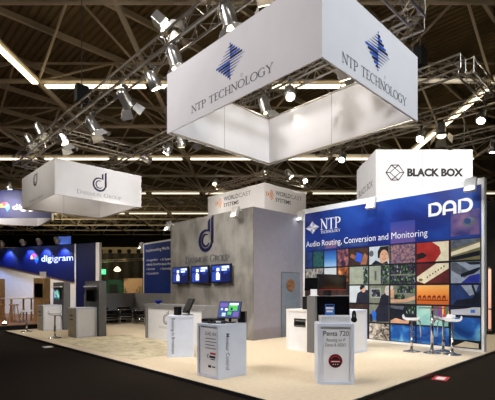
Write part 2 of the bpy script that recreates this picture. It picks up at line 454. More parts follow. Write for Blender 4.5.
# ------------------------------------------------------------------ rigging trusses
def truss(A, B, label, size=.30, group='lighting trusses over the booths', name='lighting_truss'):
    A, B = Vector(A), Vector(B); t = (B-A).normalized(); L = (B-A).length
    s = Vector((-t.y, t.x, 0)) * size/2; u = Vector((0,0,size/2))
    root = thing(name, label, 'truss', A, 0, group)
    cor = [s+u, -s+u, -s-u, s-u]
    for c in cor: MB().tube([c, c + t*L], .025, 6).build('chord', 'aluminium', root)
    mb = MB(); n = max(2, int(round(L/.30))); st = L/n
    for f in range(4):
        c0, c1 = cor[f], cor[(f+1) % 4]
        for k in range(n):
            p, q = (c0, c1) if k % 2 == 0 else (c1, c0)
            mb.tube([p + t*st*k, q + t*st*(k+1)], .010, 4, False)
    for k in (0, n):
        for f in range(4): mb.tube([cor[f]+t*st*k, cor[(f+1)%4]+t*st*k], .012, 4, False)
    mb.build('lattice', 'aluminium', root)
    return root
ZR = 6.25
truss((4.4,3.0,ZR),(4.4,16.8,ZR), 'long aluminium truss running over the front edge of the booth')
truss((7.1,3.0,ZR),(7.1,16.8,ZR), 'long aluminium truss over the middle of the booth, parallel to the front one')
truss((4.58,3.0,ZR),(6.92,3.0,ZR), 'short cross truss over the right end of the large striped-star sign')
truss((4.58,16.7,ZR),(6.92,16.7,ZR), 'short cross truss at the far left end above the small hanging sign')
truss((4.58,12.9,ZR),(6.92,12.9,ZR), 'short cross truss above the front corner of the small hanging sign')
truss((9.2,3.0,ZR),(9.2,8.6,ZR), 'aluminium truss above the bar stools, in front of the blue collage wall')
truss((9.38,3.0,ZR),(11.3,3.0,ZR), 'short truss at the right picture edge joining two parallel trusses')
truss((11.5,2.8,ZR),(11.5,8.4,ZR), 'aluminium truss just behind the blue collage wall carrying bright lamps')
truss((13.6,2.2,ZR-.1),(13.6,4.9,ZR-.1), 'truss at the right picture edge above the white cube-logo sign')
for (A, B, tx) in (((11.0,10.35),(11.0,13.9),'left'), ((10.85,10.35),(13.6,10.35),'right')):
    truss((A[0],A[1],5.78),(B[0],B[1],5.78), 'small truss along the %s face top of the white sign over the grey wall' % tx, .2)

# hoists
for i, (x_, y_, lb) in enumerate(((4.4,10.9,'black chain hoist on the front truss left of the large hanging sign'), (7.1,10.2,'black chain hoist on the middle truss behind the large hanging sign'), (9.2,3.9,'black chain hoist on the truss above the bar stools'))):
    h = thing('chain_hoist', lb, 'hoist', (x_, y_, ZR+.2), 0, 'chain hoists on the trusses')
    MB().box(-.16,-.11,.05,.16,.11,.5,.02).build('motor', 'black_matt', h)
    MB().tube([(0,0,.5),(0,0,ZB-ZR-.25)], .012, 6).build('chain', 'steel_grey', h)
    MB().tube([(0,0,-.06),(0,0,.06)], .03, 6).build('hook', 'steel_grey', h)

# ------------------------------------------------------------------ lamps on the trusses
def aim_mat(p, target):
    d_ = (Vector(target) - Vector(p)).normalized()
    return d_.to_track_quat('-Z', 'Y').to_matrix().to_4x4()
def lamp(p, target, label, kind='can', lens='lens_glow', power=0, cone=60, colr=(1,.93,.82), group='spotlights on the trusses', drop=.30, blend=.6):
    root = thing('spotlight', label, 'spotlight', p, 0, group)
    Q = aim_mat(p, target)
    mb = MB(); mb.tube([(0,0,.10),(0,0,drop)], .022, 6); mb.tube([(-.06,0,drop-.02),(.06,0,drop-.02)], .04, 6)
    mb.build('clamp', 'steel_grey', root)
    mb = MB(); mb.tube([(-.17,0,-.02),(-.17,0,.10),(.17,0,.10),(.17,0,-.02)], .014, 5); mb.build('yoke', 'steel_grey', root)
    if kind == 'can':
        body = MB().lathe([(.06,.22),(.11,.17),(.13,.06),(.13,-.14),(.145,-.16),(.145,-.19),(.11,-.19)], n=14).xf(Q).build('lamp_body', 'lamp_silver', root)
        MB().lathe([(.11,-.188),(.11,-.196)], n=14).xf(Q).build('lens', lens, body)
    elif kind == 'flood':
        body = MB().box(-.15,-.10,-.10,.15,.10,.16,.02).xf(Q).build('lamp_body', 'lamp_silver', root)
        mb = MB(); mb.box(-.13,-.085,-.112,.13,.085,-.100); mb.xf(Q).build('lens', lens, body)
    elif kind == 'par':
        body = MB().lathe([(.05,.20),(.10,.16),(.12,.0),(.135,-.14),(.12,-.15)], n=14).xf(Q).build('lamp_body', 'lamp_silver', root)
        MB().lathe([(.09,-.148),(.09,-.156)], n=14).xf(Q).build('lens', lens, body)
    if kind in ('can', 'flood'):
        s = .15
        for k in range(4):
            mb = MB(); mb.face([(-.12,s,-.19),(.12,s,-.19),(.16,s+.12,-.36),(-.16,s+.12,-.36)])
            mb.face([(-.16,s+.123,-.36),(.16,s+.123,-.36),(.12,s+.003,-.19),(-.12,s+.003,-.19)])
            mb.xf(Q @ Matrix.Rotation(R(90*k), 4, 'Z')).build('barn_door', 'lamp_white' if k % 2 else 'steel_grey', body)
    if power:
        li = bpy.data.lights.new('spot', 'SPOT'); li.energy = power; li.spot_size = R(cone); li.spot_blend = blend
        li.shadow_soft_size = .10; li.color = colr
        lo = bpy.data.objects.new('spot_beam', li); COL.objects.link(lo)
        d_ = (Vector(target) - Vector(p)).normalized()
        lo.location = Vector(p) + d_ * .42; lo.rotation_euler = d_.to_track_quat('-Z', 'Y').to_euler()
    return root
WARM, COOL = (1, .925, .82), (.90, .95, 1)
LP = 260
lamp((4.4,7.0,6.80),(7.5,4.0,3.0),'bright floodlight standing on the front truss, topmost lamp in the photo','flood',power=0,drop=-.3)
lamp((4.4,7.3,5.75),(7.6,7.0,0),'glaring lamp under the front truss just left of the large hanging sign','par',power=LP,cone=85,colr=WARM)
lamp((4.4,8.5,5.80),(8.5,10.2,2.2),'silver barn door spotlight under the front truss, closer to the large sign','can','lens_soft',power=LP*1.0,cone=75,colr=WARM)
lamp((4.4,10.2,5.70),(7.5,9.3,0.4),'silver barn door spotlight under the front truss, farther left from the large sign','can','lens_soft',power=LP*.55,cone=80,colr=WARM)
lamp((4.4,12.2,5.85),(7.0,11.5,0),'boxy silver projector lamp over the front corner of the small hanging sign','flood','lens_soft',power=0)
lamp((4.4,15.4,6.70),(8,14.5,0),'silver can lamp at the left end of the front truss, farther left one','can','lens_soft',drop=-.28,power=LP*.35,cone=90,colr=WARM)
lamp((4.4,14.3,6.75),(7.5,13.5,0),'silver can lamp at the left end of the front truss, nearer the sign corner','can','lens_soft',drop=-.3,power=LP*.3,cone=90,colr=WARM)
lamp((4.4,5.0,5.98),(6.6,4.6,0),'tall silver lamp behind the top edge of the large sign, over the left striped star','can','lens_soft',power=LP*1.0,cone=90,colr=WARM)
lamp((4.4,6.55,5.93),(6.5,6.0,0),'silver lamp above the left corner of the large hanging sign','can','lens_soft',power=LP*.9,cone=90,colr=WARM)
lamp((4.4,4.15,5.88),(6.95,5.6,4.9),'warm square lamp peeking over the top edge of the large sign','flood','lens_soft',power=70,cone=110)
lamp((7.1,5.95,5.95),(5.0,3.6,1.0),'bright round lamp seen through the open underside of the large hanging sign','par',power=LP*.4,cone=85,colr=WARM)
lamp((7.1,6.75,5.95),(9.2,6.2,0),'silver barn door spotlight left of the bright lamp inside the large hanging sign','can','lens_soft',power=LP*.8,cone=80,colr=WARM)
lamp((7.1,4.5,5.85),(10.8,5.2,2.0),'white barn door lamp at the right inside the large hanging sign','flood','lens_soft',power=LP*1.2,cone=80,colr=COOL)
lamp((7.1,12.2,5.9),(11.0,12.2,4.8),'bright lamp on the middle truss, leftmost above the right end of the small sign','par',power=180,cone=60,colr=WARM)
lamp((7.1,10.9,5.9),(5.3,13.6,.5),'bright lamp on the middle truss, second from left above the small sign','par',power=330,cone=70,colr=WARM)
lamp((7.1,10.2,5.95),(8.5,10.9,2.2),'round lamp on the middle truss below its hoist','par','lens_soft',power=LP*.35,cone=80,colr=WARM)
lamp((7.1,9.1,5.85),(5.85,12.9,4.95),'barn door lamp on the middle truss under the left corner of the large sign','can','lens_soft',power=230,cone=70,colr=(1,.97,.94))
lamp((9.2,4.4,5.85),(10.85,4.6,2.0),'silver barn door lamp on the truss above the bar stools, right one','can','lens_soft',power=LP*.5,cone=95,colr=COOL)
lamp((9.2,8.2,5.9),(12.2,10.4,5.0),'added silver can lamp at the far end of the truss before the collage wall','can','lens_soft',power=150,cone=70,colr=WARM)  # put in to brighten the white sign behind the grey wall
lamp((9.2,6.6,5.85),(10.85,6.9,2.0),'silver barn door lamp on the truss in front of the collage wall, left one','can','lens_soft',power=LP*.5,cone=95,colr=COOL)
lamp((11.5,4.85,5.83),(6.5,4.2,0),'bright warm lamp behind the collage wall right of the large hanging sign','par',lens='lens_glow',power=LP*.5,cone=70,colr=WARM)
lamp((11.5,7.4,5.83),(6.5,6.4,0),'bright warm lamp behind the collage wall below the large hanging sign','par',lens='lens_glow',power=LP*.5,cone=70,colr=WARM)
lamp((11.5,3.3,5.9),(7.5,3.4,0),'glaring lamp on the truss at the right picture edge','par',power=LP*.5,cone=70,colr=WARM)
lamp((11.5,4.3,5.85),(10,3.6,1.0),'small silver lamp behind the collage wall left of the glaring edge lamp','can','lens_soft')
lamp((13.6,3.6,5.72),(14.2,4.0,0),'bright lamp beside the right end of the white cube-logo sign','par',power=420,cone=90,colr=WARM)
lamp((12.3,10.35,6.05),(13,9.5,4.5),'bright lamp on top of the right small truss, left of the pair','par',drop=-.2)
lamp((13.3,10.35,6.05),(12.5,9.5,4.5),'bright lamp on top of the right small truss, right of the pair','par',drop=-.2)
lamp((11.0,13.3,6.05),(10,12.6,4.5),'lamp on top of the left end of the small truss over the grey wall','par','lens_soft',drop=-.2,power=60,cone=120)

# fill lights and high-bay spots added to brighten the signs and counters
def area(p, target, size, power, colr=(1,.95,.88)):
    li = bpy.data.lights.new('fill_light', 'AREA'); li.shape = 'DISK'; li.size = size; li.energy = power; li.color = colr  # bare fill light added for brightness, no lamp body
    lo = bpy.data.objects.new('fill_light', li); COL.objects.link(lo)
    lo.location = p; lo.rotation_euler = (Vector(target) - Vector(p)).to_track_quat('-Z', 'Y').to_euler()
def bay(l, dd, label, target, power, colr=(1,.95,.88), cone=60):
    p = hall(l, dd, 9.3)
    root = thing('high_bay_lamp', label, 'hall lamp', p, 0, 'high bay lamps under the roof')
    MB().lathe([(.05,.42),(.09,.40),(.12,.22),(.30,.0),(.31,-.02),(.28,-.02)], n=16).build('reflector', 'lamp_silver', root)
    MB().tube([(0,0,.42),(0,0,.66)], .012, 6).build('hanger', 'steel_grey', root)
    MB().lathe([(.26,-.005),(.26,-.015)], n=16).build('bulb_glass', 'lens_soft', root)
    if power:
        li = bpy.data.lights.new('added_spot', 'SPOT'); li.energy = power; li.spot_size = R(cone); li.spot_blend = .7; li.shadow_soft_size = .3; li.color = colr
        lo = bpy.data.objects.new('added_spot', li); COL.objects.link(lo)
        lo.location = p - Vector((0,0,.4)); lo.rotation_euler = (Vector(target) - lo.location).to_track_quat('-Z', 'Y').to_euler()
bay(8.5, -.1, 'added unseen lamp behind the viewer to the right, brightening the counters', (5.8,3.0,2.8), 2600, (.90,.95,1), 62)  # unseen cool spot added so the counter fronts come out brighter
bay(-8.5, 2.0, 'added hall lamp outside the frame to the left, brightening the large sign', (4.4,6,3.6), 2300, (1,.95,.95), 60)  # added out of view to lift the large sign's left face
bay(-10.5, 15.9, 'dim round high bay lamp in the upper left of the roof', (4.4,14.5,4.9), 0)
bay(0.7, 1.5, 'added hall lamp behind the viewer, brightening the small sign', (5.8,12.9,4.0), 600, (1,.97,.95), 36)  # extra spot put in for the small sign's right face
bay(11.6, 7.6, 'added hall lamp high on the right, brightening the cube logo sign', hall(7.8,18,6.7), 5200, (1,.98,.96), 46)  # added to whiten the front of the cube logo sign
bay(-3.0, 16.0, 'added hall lamp high behind the large sign, brightening the cube logo sign left side', hall(5.7,20,6.7), 1700, (1,.98,.96), 40)  # added because that sign's left face stayed too dark

# ------------------------------------------------------------------ hanging signs
def sign(name, label, x0, y0, x1, y1, z0, z1, seams=True):
    root = thing(name, label, 'hanging sign', (x0, y0, z0))
    W, D_, H_ = x1-x0, y1-y0, z1-z0; t = .02
    for a in ((0,0,W,t), (0,D_-t,W,D_), (0,t,t,D_-t), (W-t,t,W,D_-t)):
        MB().box(a[0], a[1], 0, a[2], a[3], H_).build('fabric_panel', 'white_fabric', root)
    mb = MB(); i = t + .02
    for z in (.03, H_-.03):
        for q_ in (((i,i),(W-i,i)), ((W-i,i),(W-i,D_-i)), ((W-i,D_-i),(i,D_-i)), ((i,D_-i),(i,i))):
            mb.tube([(q_[0][0],q_[0][1],z),(q_[1][0],q_[1][1],z)], .016, 5)
    mb.build('inner_frame', 'aluminium', root)
    if seams:
        mb = MB()
        for f in (.5,):
            mb.box(W*f-.004, D_-t-.003, 0, W*f+.004, D_-t, H_); mb.box(W-t-.003, D_*f-.004, 0, W-t, D_*f+.004, H_)
        mb.build('seam', 'ink_pale', root)
    mb = MB()
    for px_, py_ in ((.06,.06),(W-.06,.06),(.06,D_-.06),(W-.06,D_-.06)):
        mb.tube([(px_,py_,H_-.05),(px_,py_,6.1-z0)], .006, 5)
    mb.build('hanging_wire', 'steel_grey', root)
    return root, W, D_
def lettering(root, mb, side, D_, name):
    """turn a drawing facing -y onto the -Y or the -X face of a box"""
    o = mb.build(name, None, root)
    if side == 'left': o.location = (0, D_, 0); o.rotation_euler = (0,0,R(-90))
    return o
E_ = -.004
rt, W, D_ = sign('hanging_sign', 'large square white hanging sign with blue striped stars and NTP TECHNOLOGY', 4.2, 3.0, 6.98, 6.48, 4.4, 5.5)
lettering(rt, star_logo(MB(), 1.76, .64, .33, .29, E_), 'left', D_, 'star_logo')
lettering(rt, roman(MB().use('ink_grey'), 'NTP TECHNOLOGY', .76, .145, 1.90, .12, E_), 'left', D_, 'lettering')
lettering(rt, star_logo(MB(), 1.40, .64, .36, .30, E_), 'right', D_, 'star_logo')
lettering(rt, roman(MB().use('ink_grey'), 'NTP TECHNOLOGY', .44, .115, 1.90, .135, E_), 'right', D_, 'lettering')
for sd, u in (('left', 2.02), ('right', 1.62)):
    mb = MB().use('ink_pale'); mb.line(arc(u, .33, .022, .022, 0, 345), .006, E_); lettering(rt, mb, sd, D_, 'trademark_ring')
rt, W, D_ = sign('hanging_sign', 'smaller square white hanging sign with the navy round d and DANMON GROUP', 4.39, 12.9, 7.3, 16.2, 4.4, 5.5)
lettering(rt, d_logo(MB().use('navy'), 1.17, .30, .47, .67, E_), 'right', D_, 'round_logo')
lettering(rt, roman(MB().use('ink_pale'), 'Danmon Group', .66, .14, 1.50, .12, E_), 'right', D_, 'lettering')
lettering(rt, d_logo(MB().use('navy'), 1.30, .57, .40, .44, E_), 'left', D_, 'round_logo')
lettering(rt, roman(MB().use('ink_pale'), 'Danmon Group', .85, .08, 1.40, .10, E_), 'left', D_, 'lettering')
rt, W, D_ = sign('hanging_sign', 'white hanging sign behind the grey wall reading WORLDCAST SYSTEMS with orange arcs', 11.0, 10.45, 13.5, 13.8, 4.4, 5.5)
def wc(mb, x, z, k):
    mb.use('ink_orange')
    mb.disc(x+.06*k, z+.16*k, .035*k, .05*k, E_, 12)
    for r_ in (.10, .16, .22): mb.line(arc(x+.06*k, z+.16*k, r_*k, r_*k*1.05, -52, 52, 8), .03*k, E_)
    mb.line(arc(x+.06*k, z+.16*k, .10*k, .10*k, 128, 232, 8), .03*k, E_)
    mb.use('ink_grey'); sans(mb, 'WORLD', x+.42*k, z+.19*k, .78*k, .15*k, E_, .01)
    mb.use('ink_pale'); sans(mb, 'CAST', x+1.22*k, z+.19*k, .62*k, .15*k, E_)
    mb.use('ink_black'); sans(mb, 'SYSTEMS', x+.42*k, z-.03*k, .80*k, .13*k, E_, .01)
    return mb
lettering(rt, wc(MB(), .58, .55, 1.12), 'left', D_, 'lettering')
lettering(rt, wc(MB(), .15, .52, 1.12), 'right', D_, 'lettering')

# sign with the cube logo, squared to the hall
p = hall(5.66, 18.0, 5.6)
rt = thing('hanging_sign', 'bright white hanging sign reading BLACK BOX above the collage wall', 'hanging sign', p, HALL)
for a in ((0,0,4.27,.03), (0,3.12,4.27,3.15), (0,.03,.03,3.12), (4.24,.03,4.27,3.12)):
    MB().box(a[0],a[1],0,a[2],a[3],2.1).build('fabric_panel', 'white_fabric', rt)
mb = MB(); mb.box(2.06,-.004,0,2.07,0,2.1); mb.build('seam', 'ink_pale', rt)
mb = MB().use('ink_black'); sans(mb, 'BLACK BOX', 1.38, .93, 2.47, .31, -.006, .055); mb.build('lettering', None, rt)
mb = MB().use('ink_black')
hx = [(.45,.93+.0),(.80,1.08)]
cx, cz, a_, h_ = .84, 1.08, .39, .33
outer = [(cx-a_,cz),(cx-.16,cz+h_),(cx+.16,cz+h_),(cx+a_,cz),(cx+.16,cz-h_),(cx-.16,cz-h_)]
mb.line(outer, .045, -.006, closed=True)
mb.line([(cx-.22,cz),(cx,cz+.2),(cx+.22,cz),(cx,cz-.2)], .045, -.006, closed=True)
for s_ in (-1,1):
    mb.line([(cx+s_*.22,cz),(cx+s_*a_,cz)], .04, -.006)
    for v in (-1,1): mb.line([(cx,cz+v*.2),(cx+s_*.16,cz+v*h_)], .04, -.006)
mb.build('cube_logo', None, rt)
mb = MB().use('ink_pale'); sans(mb, 'BLACK BOX', .4, .60, 2.3, .30, -.004, .02)
o = mb.build('lettering', None, rt); o.location = (0,3.15,0); o.rotation_euler = (0,0,R(-90))
mb = MB()
for px_, py_ in ((.2,.2),(4.0,.2),(.2,2.9),(4.0,2.9)): mb.tube([(px_,py_,2.0),(px_,py_,4.35)], .01, 5)
mb.build('hanging_wire', 'steel_grey', rt)

# far-left blue and white hanging sign
p = hall(-16.5, 19.8, 0)
rt = thing('hanging_sign', 'blue and white hanging sign with a rainbow swirl, partly hidden by the smaller white sign', 'hanging sign', hall(-16.5,19.8,5.0), HALL)
mb = MB(); mb.box(0,0,0,7.05,.04,1.35); mb.build('blue_panel', 'digi_blue', rt)
mb = MB(); mb.use('white_fabric')
for a, b in (((7.05,.04),(5.0,2.55)), ((5.0,2.55),(0,.8))):
    mb.face([(a[0],a[1],0),(b[0],b[1],0),(b[0],b[1],1.2),(a[0],a[1],1.2)])
    mb.face([(b[0]+.01,b[1]+.03,0),(a[0]+.01,a[1]+.03,0),(a[0]+.01,a[1]+.03,1.2),(b[0]+.01,b[1]+.03,1.2)])
mb.build('white_panel', None, rt)
MB().box(7.0,-.02,-.12,7.1,.06,1.4).build('corner_post', 'tan_board', rt)
mb = MB().use('letter_white'); sans(mb, 'digigram', 5.1, .40, 1.9, .26, -.006, .0); mb.build('lettering', None, rt)
def swirl(mb, cx, cz, r, y):
    cols = ['ink_orange', 'ink_red', 'swirl_pink', 'swirl_teal', 'logo_blue']
    for k, c in enumerate(cols):
        mb.use(c); a0 = 200 - k*48
        mb.plate([(cx,cz)] + arc(cx, cz, r, r, a0-70, a0-20, 6), y - .001*k)
    return mb
plain('swirl_pink', (206, 70, 140), .5); plain('swirl_teal', (60, 160, 150), .5)
swirl(MB(), 4.72, .52, .24, -.008).build('swirl_logo', None, rt)
li = rt
lamp(hall(-11.35,19.45,6.45), hall(-11.3,19.8,5.0), 'white spotlight shining down the blue hanging sign', 'par', 'blue_lens', power=22, cone=110, colr=(.3,.45,1), group='blue-white spotlights of the digital audio stand')
mb = MB()
for px_ in (1.0, 6.8): mb.tube([(px_,.02,1.3),(px_,.02,5.0)], .012, 5)
mb.build('hanging_wire', 'steel_grey', rt)

# ------------------------------------------------------------------ collage on the right wall
rt = thing('printed_wall_graphic', 'huge blue photo collage print covering the tall white booth wall, with white lettering', 'poster', (10.9, 8.5, 0), R(-90))
mb = MB(); lay = [0]
def L(k): return -.003 - .0015*k
mb.use('poster_blue').rect(.02, .06, 5.36, 4.05, L(0), .003)
mb.use('poster_black').rect(.02, .06, 5.36, 2.78, L(1))
def tile(m_, a, b, c, d_, k=2, g=.022): mb.use(m_).rect(a+g, b+g, c-g, d_-g, L(k))
noise('t_navy', [(.3,(16,34,84)),(.7,(40,70,130))], 3); noise('t_aurora', [(.3,(10,36,54)),(.5,(36,92,84)),(.7,(20,50,100))], 4.5, dist=1.2)
grad('t_sky', [(0,(150,190,225)),(.5,(60,120,190)),(1,(20,60,140))], 2.22, 2.78)
noise('t_flesh', [(.38,(30,22,50)),(.52,(110,64,76)),(.7,(180,120,116))], 5, dist=1.2)
noise('t_darkbrown', [(.3,(20,16,20)),(.7,(70,44,32))], 4)
plain('t_tablet', (50,84,190), .3); plain('t_hand', (140,92,66), .5, var=.12); plain('t_white', (190,200,208), .5, var=.04)
plain('t_hair', (26,22,24), .5, var=.2); plain('t_skin', (206,160,130), .5, var=.06); plain('t_feature', (96,56,48), .5)
noise('t_city', [(.35,(70,52,90)),(.5,(120,92,110)),(.62,(170,130,110)),(.75,(60,50,100))], 14, 6)
grad('t_dusk', [(0,(96,76,140)),(1,(44,60,140))], 2.8, 3.4)
noise('t_vinyl', [(.3,(140,26,26)),(.7,(176,44,36))], 3); noise('t_maroon', [(.3,(70,20,24)),(.7,(104,30,30))], 3)
plain('t_cream', (228,216,186), .5, var=.05); plain('t_olive', (120,112,70), .5, var=.08); plain('t_slate', (86,92,104), .5, var=.2)
noise('t_purple', [(.35,(50,50,110)),(.6,(120,90,130)),(.8,(150,110,120))], 2.5)
noise('t_fire', [(.4,(30,18,18)),(.55,(150,80,40)),(.68,(220,160,90))], 6)
plain('t_wallgreen', (146,154,138), .5, var=.08); plain('t_room', (120,124,110), .5, var=.1)
cells('t_screens', [(0,(20,26,26)),(.35,(52,92,54)),(.52,(96,130,90)),(.62,(80,46,110)),(.72,(36,44,50)),(.93,(140,160,160))], 30, (1,1,.6))
grad('t_sunset', [(0,(190,90,30)),(.3,(214,110,36)),(.55,(232,140,60)),(1,(240,180,100))], 1.1, 1.65)
plain('t_camel', (104,44,20), .5); plain('t_carblue', (40,60,110), .35, var=.15); plain('t_cardark', (22,26,40), .35, var=.2)
plain('t_carlight', (150,160,176), .35, var=.12); plain('t_royal', (44,54,150), .4, var=.12)
plain('t_shirt', (26,28,48), .6, var=.2); plain('t_chair', (30,100,200), .5); plain('t_grayhair', (206,196,190), .6, var=.08)
noise('t_page', [(.35,(110,170,170)),(.65,(160,206,196))], 2, dist=1); noise('t_swirl', [(.3,(10,40,110)),(.5,(20,90,170)),(.7,(110,180,220))], 1.6, 4, dist=1.5)
noise('t_tree', [(.38,(24,22,22)),(.5,(150,140,130)),(.62,(216,208,196))], 5, 5, dist=2.0)
cells('t_pencil', [(0,(200,60,50)),(.25,(230,190,60)),(.5,(60,120,80)),(.75,(120,60,130))], 16, (1.4,1,.05))
plain('t_silverhood', (186,190,200), .35, var=.04); noise('t_bottles', [(.35,(40,44,56)),(.55,(150,150,150)),(.7,(196,170,110))], 7, 4, stretch=(2,1,1))
C = [.02,.35,.78,1.28,1.71,2.37,3.03,3.77,4.64,5.36]; Z = [.06,.55,1.1,1.65,2.22,2.78]
# faint upper row
for a, b, m_ in ((.35,.78,'t_navy'),(.78,1.28,'t_purple'),(1.28,1.71,'t_navy'),(1.71,2.37,'t_navy')): tile(m_, a, 2.80, b, 3.02 if m_ != 't_purple' else 3.1)
tile('t_dusk', 3.03, 2.78, 3.77, 3.42); tile('t_purple', 4.64, 2.83, 5.34, 3.5)
mb.use('t_slate').disc(5.08, 3.18, .16, .12, L(3), 14); mb.use('t_navy').disc(5.05, 3.2, .08, .07, L(4), 12)
# row A
for k, m_ in enumerate(('t_navy','t_aurora','t_sky','t_flesh','t_darkbrown','t_white','t_city','t_vinyl','t_olive')): tile(m_, C[k], Z[4], C[k+1], Z[5])
mb.use('t_hand').plate([(2.1,2.26),(2.3,2.25),(2.34,2.5),(2.24,2.6),(2.16,2.44)], L(3)); mb.plate([(1.75,2.5),(1.9,2.42),(1.96,2.52),(1.8,2.6)], L(3))
mb.use('t_tablet').plate([(1.92,2.38),(2.12,2.32),(2.18,2.56),(1.98,2.64)], L(4))
mb.use('t_hair').plate([(2.66,2.42),(2.66,2.62),(2.74,2.75),(3.0,2.75),(3.0,2.4),(2.86,2.4)], L(3)); mb.use('t_slate').disc(2.46, 2.56, .07, .09, L(3), 12)
mb.use('t_skin').plate(arc(2.855,2.44,.135,.21,0,360,16)[:-1], L(4))
mb.use('t_feature')
for x_ in (2.81, 2.92): mb.disc(x_, 2.52, .022, .012, L(5), 8)
mb.line([(2.80,2.40),(2.86,2.375),(2.93,2.40)], .014, L(5)); mb.line([(2.87,2.5),(2.86,2.44)], .01, L(5))
mb.use('t_shirt').plate([(2.45,2.245),(2.99,2.245),(2.94,2.32),(2.8,2.26),(2.6,2.36)], L(5))
mb.use('t_cream').plate([(4.28,2.245),(4.61,2.245),(4.61,2.75),(4.2,2.75),(4.38,2.62),(4.42,2.45)], L(3))
mb.use('t_hair').plate([(3.8,2.3),(4.0,2.36),(4.06,2.42),(3.95,2.5),(3.8,2.46)], L(4))
mb.use('t_slate').plate([(4.67,2.52),(5.33,2.7),(5.33,2.76),(4.67,2.76)], L(3)); mb.use('t_cream').plate([(4.67,2.36),(5.33,2.54),(5.33,2.66),(4.67,2.46)], L(4))
mb.use('t_cardark').plate([(4.75,2.25),(5.33,2.34),(5.33,2.46),(4.67,2.33),(4.67,2.25)], L(4))
# row B
tile('t_bottles', C[0], Z[3], C[2], Z[4]); tile('t_white', C[2], Z[3], C[3], Z[4]); tile('t_fire', C[3], Z[3], C[4], Z[4])
mb.use('t_shirt').plate([(.98,1.68),(1.2,1.68),(1.16,1.84),(1.06,1.84)], L(3)); mb.use('t_skin').disc(1.1, 1.9, .05, .07, L(4), 10)
tile('t_wallgreen', 1.71, Z[3], 2.37, Z[4]); tile('t_wallgreen', 2.37, Z[3], 3.03, Z[4]); tile('t_screens', 3.03, Z[3], 3.77, Z[4])
mb.use('t_screens').rect(2.2, 1.68, 2.34, 2.19, L(3)); mb.rect(2.75, 1.68, 3.0, 2.19, L(3)); mb.use('t_slate').rect(2.56,1.78,2.62,2.05,L(3))
mb.use('t_room').rect(3.05, 1.9, 3.75, 1.94, L(3))
tile('t_maroon', 3.77, Z[3], 4.64, Z[4]); mb.use('t_cream').plate([(3.8,1.74),(4.0,1.67),(4.61,2.05),(4.61,2.19),(4.3,2.19),(3.8,1.85)], L(3))
mb.use('t_hair')
for k in range(7): mb.rect(4.06+.07*k, 1.82+.045*k, 4.09+.07*k, 1.86+.045*k, L(4))
mb.use('t_olive').disc(3.9, 1.77, .06, .04, L(4), 10)
tile('t_carlight', 4.64, Z[3], 5.36, Z[4]); mb.use('t_royal').plate([(4.9,1.675),(5.33,1.675),(5.33,1.9),(5.1,1.85)], L(3))
mb.use('t_slate').plate([(4.67,2.19),(4.8,2.19),(5.15,1.93),(4.98,1.8),(4.67,2.0)], L(4)); mb.use('t_cardark').plate([(4.9,1.82),(5.2,1.9),(5.33,2.0),(5.33,2.06),(5.1,1.98),(4.9,1.9)], L(5))
mb.use('t_cardark').plate([(5.0,2.19),(5.33,2.19),(5.33,2.12),(5.12,2.12)], L(5))
# row C
for a, b in ((0,2),(2,3),(3,4)): tile('t_darkbrown', C[a], Z[2], C[b], Z[3])
tile('t_white', 1.71, Z[2], 2.37, Z[3]); tile('t_room', 2.37, Z[2], 3.03, Z[3]); tile('t_room', 3.03, Z[2], 3.77, Z[3])
mb.use('t_shirt').plate([(1.95,1.12),(2.35,1.12),(2.35,1.5),(2.2,1.52),(2.0,1.4)], L(3)); mb.use('t_skin').disc(2.2,1.52,.075,.095,L(4),12); mb.use('t_hair').plate(arc(2.17,1.56,.09,.09,20,230,8), L(5))
mb.use('t_screens').rect(2.46, 1.3, 2.74, 1.52, L(3)); mb.use('t_white').line([(2.45,1.29),(2.75,1.29),(2.75,1.53),(2.45,1.53)], .02, L(4), closed=True)
mb.use('t_shirt').plate([(2.7,1.12),(3.0,1.12),(3.0,1.36),(2.92,1.42),(2.76,1.34)], L(4))
mb.use('t_grayhair').plate([(2.92,1.36),(3.0,1.34),(3.0,1.625),(2.9,1.6),(2.87,1.46)], L(5)); mb.plate([(3.05,1.5),(3.12,1.52),(3.14,1.6),(3.05,1.62)], L(5))
mb.use('t_skin').plate([(3.05,1.28),(3.14,1.3),(3.16,1.5),(3.05,1.52)], L(4)); mb.plate([(3.05,1.14),(3.5,1.17),(3.75,1.24),(3.75,1.34),(3.4,1.24),(3.05,1.24)], L(5))
mb.use('t_screens').rect(3.25, 1.42, 3.74, 1.62, L(3)); mb.use('t_screens').rect(3.16, 1.2, 3.46, 1.38, L(3))
tile('t_sunset', 3.77, Z[2], 4.64, Z[3]); mb.use('t_camel').rect(3.8,1.22,4.6,1.245,L(3))
for k in range(6):
    x_ = 3.86 + .125*k
    mb.plate([(x_-.03,1.24),(x_-.015,1.24),(x_-.01,1.3),(x_+.03,1.3),(x_+.035,1.24),(x_+.05,1.24),(x_+.05,1.34),(x_+.02,1.37),(x_-.03,1.33)], L(4))
tile('t_carblue', 4.64, Z[2], 5.36, Z[3]); mb.use('t_cardark').plate([(4.7,1.13),(5.33,1.13),(5.33,1.5),(5.15,1.3),(4.8,1.25)], L(3)); mb.use('t_carlight').plate([(4.9,1.62),(5.3,1.62),(5.22,1.4),(5.1,1.36)], L(4))
mb.use('t_cardark').line([(5.16,1.62),(5.3,1.2)], .05, L(5))
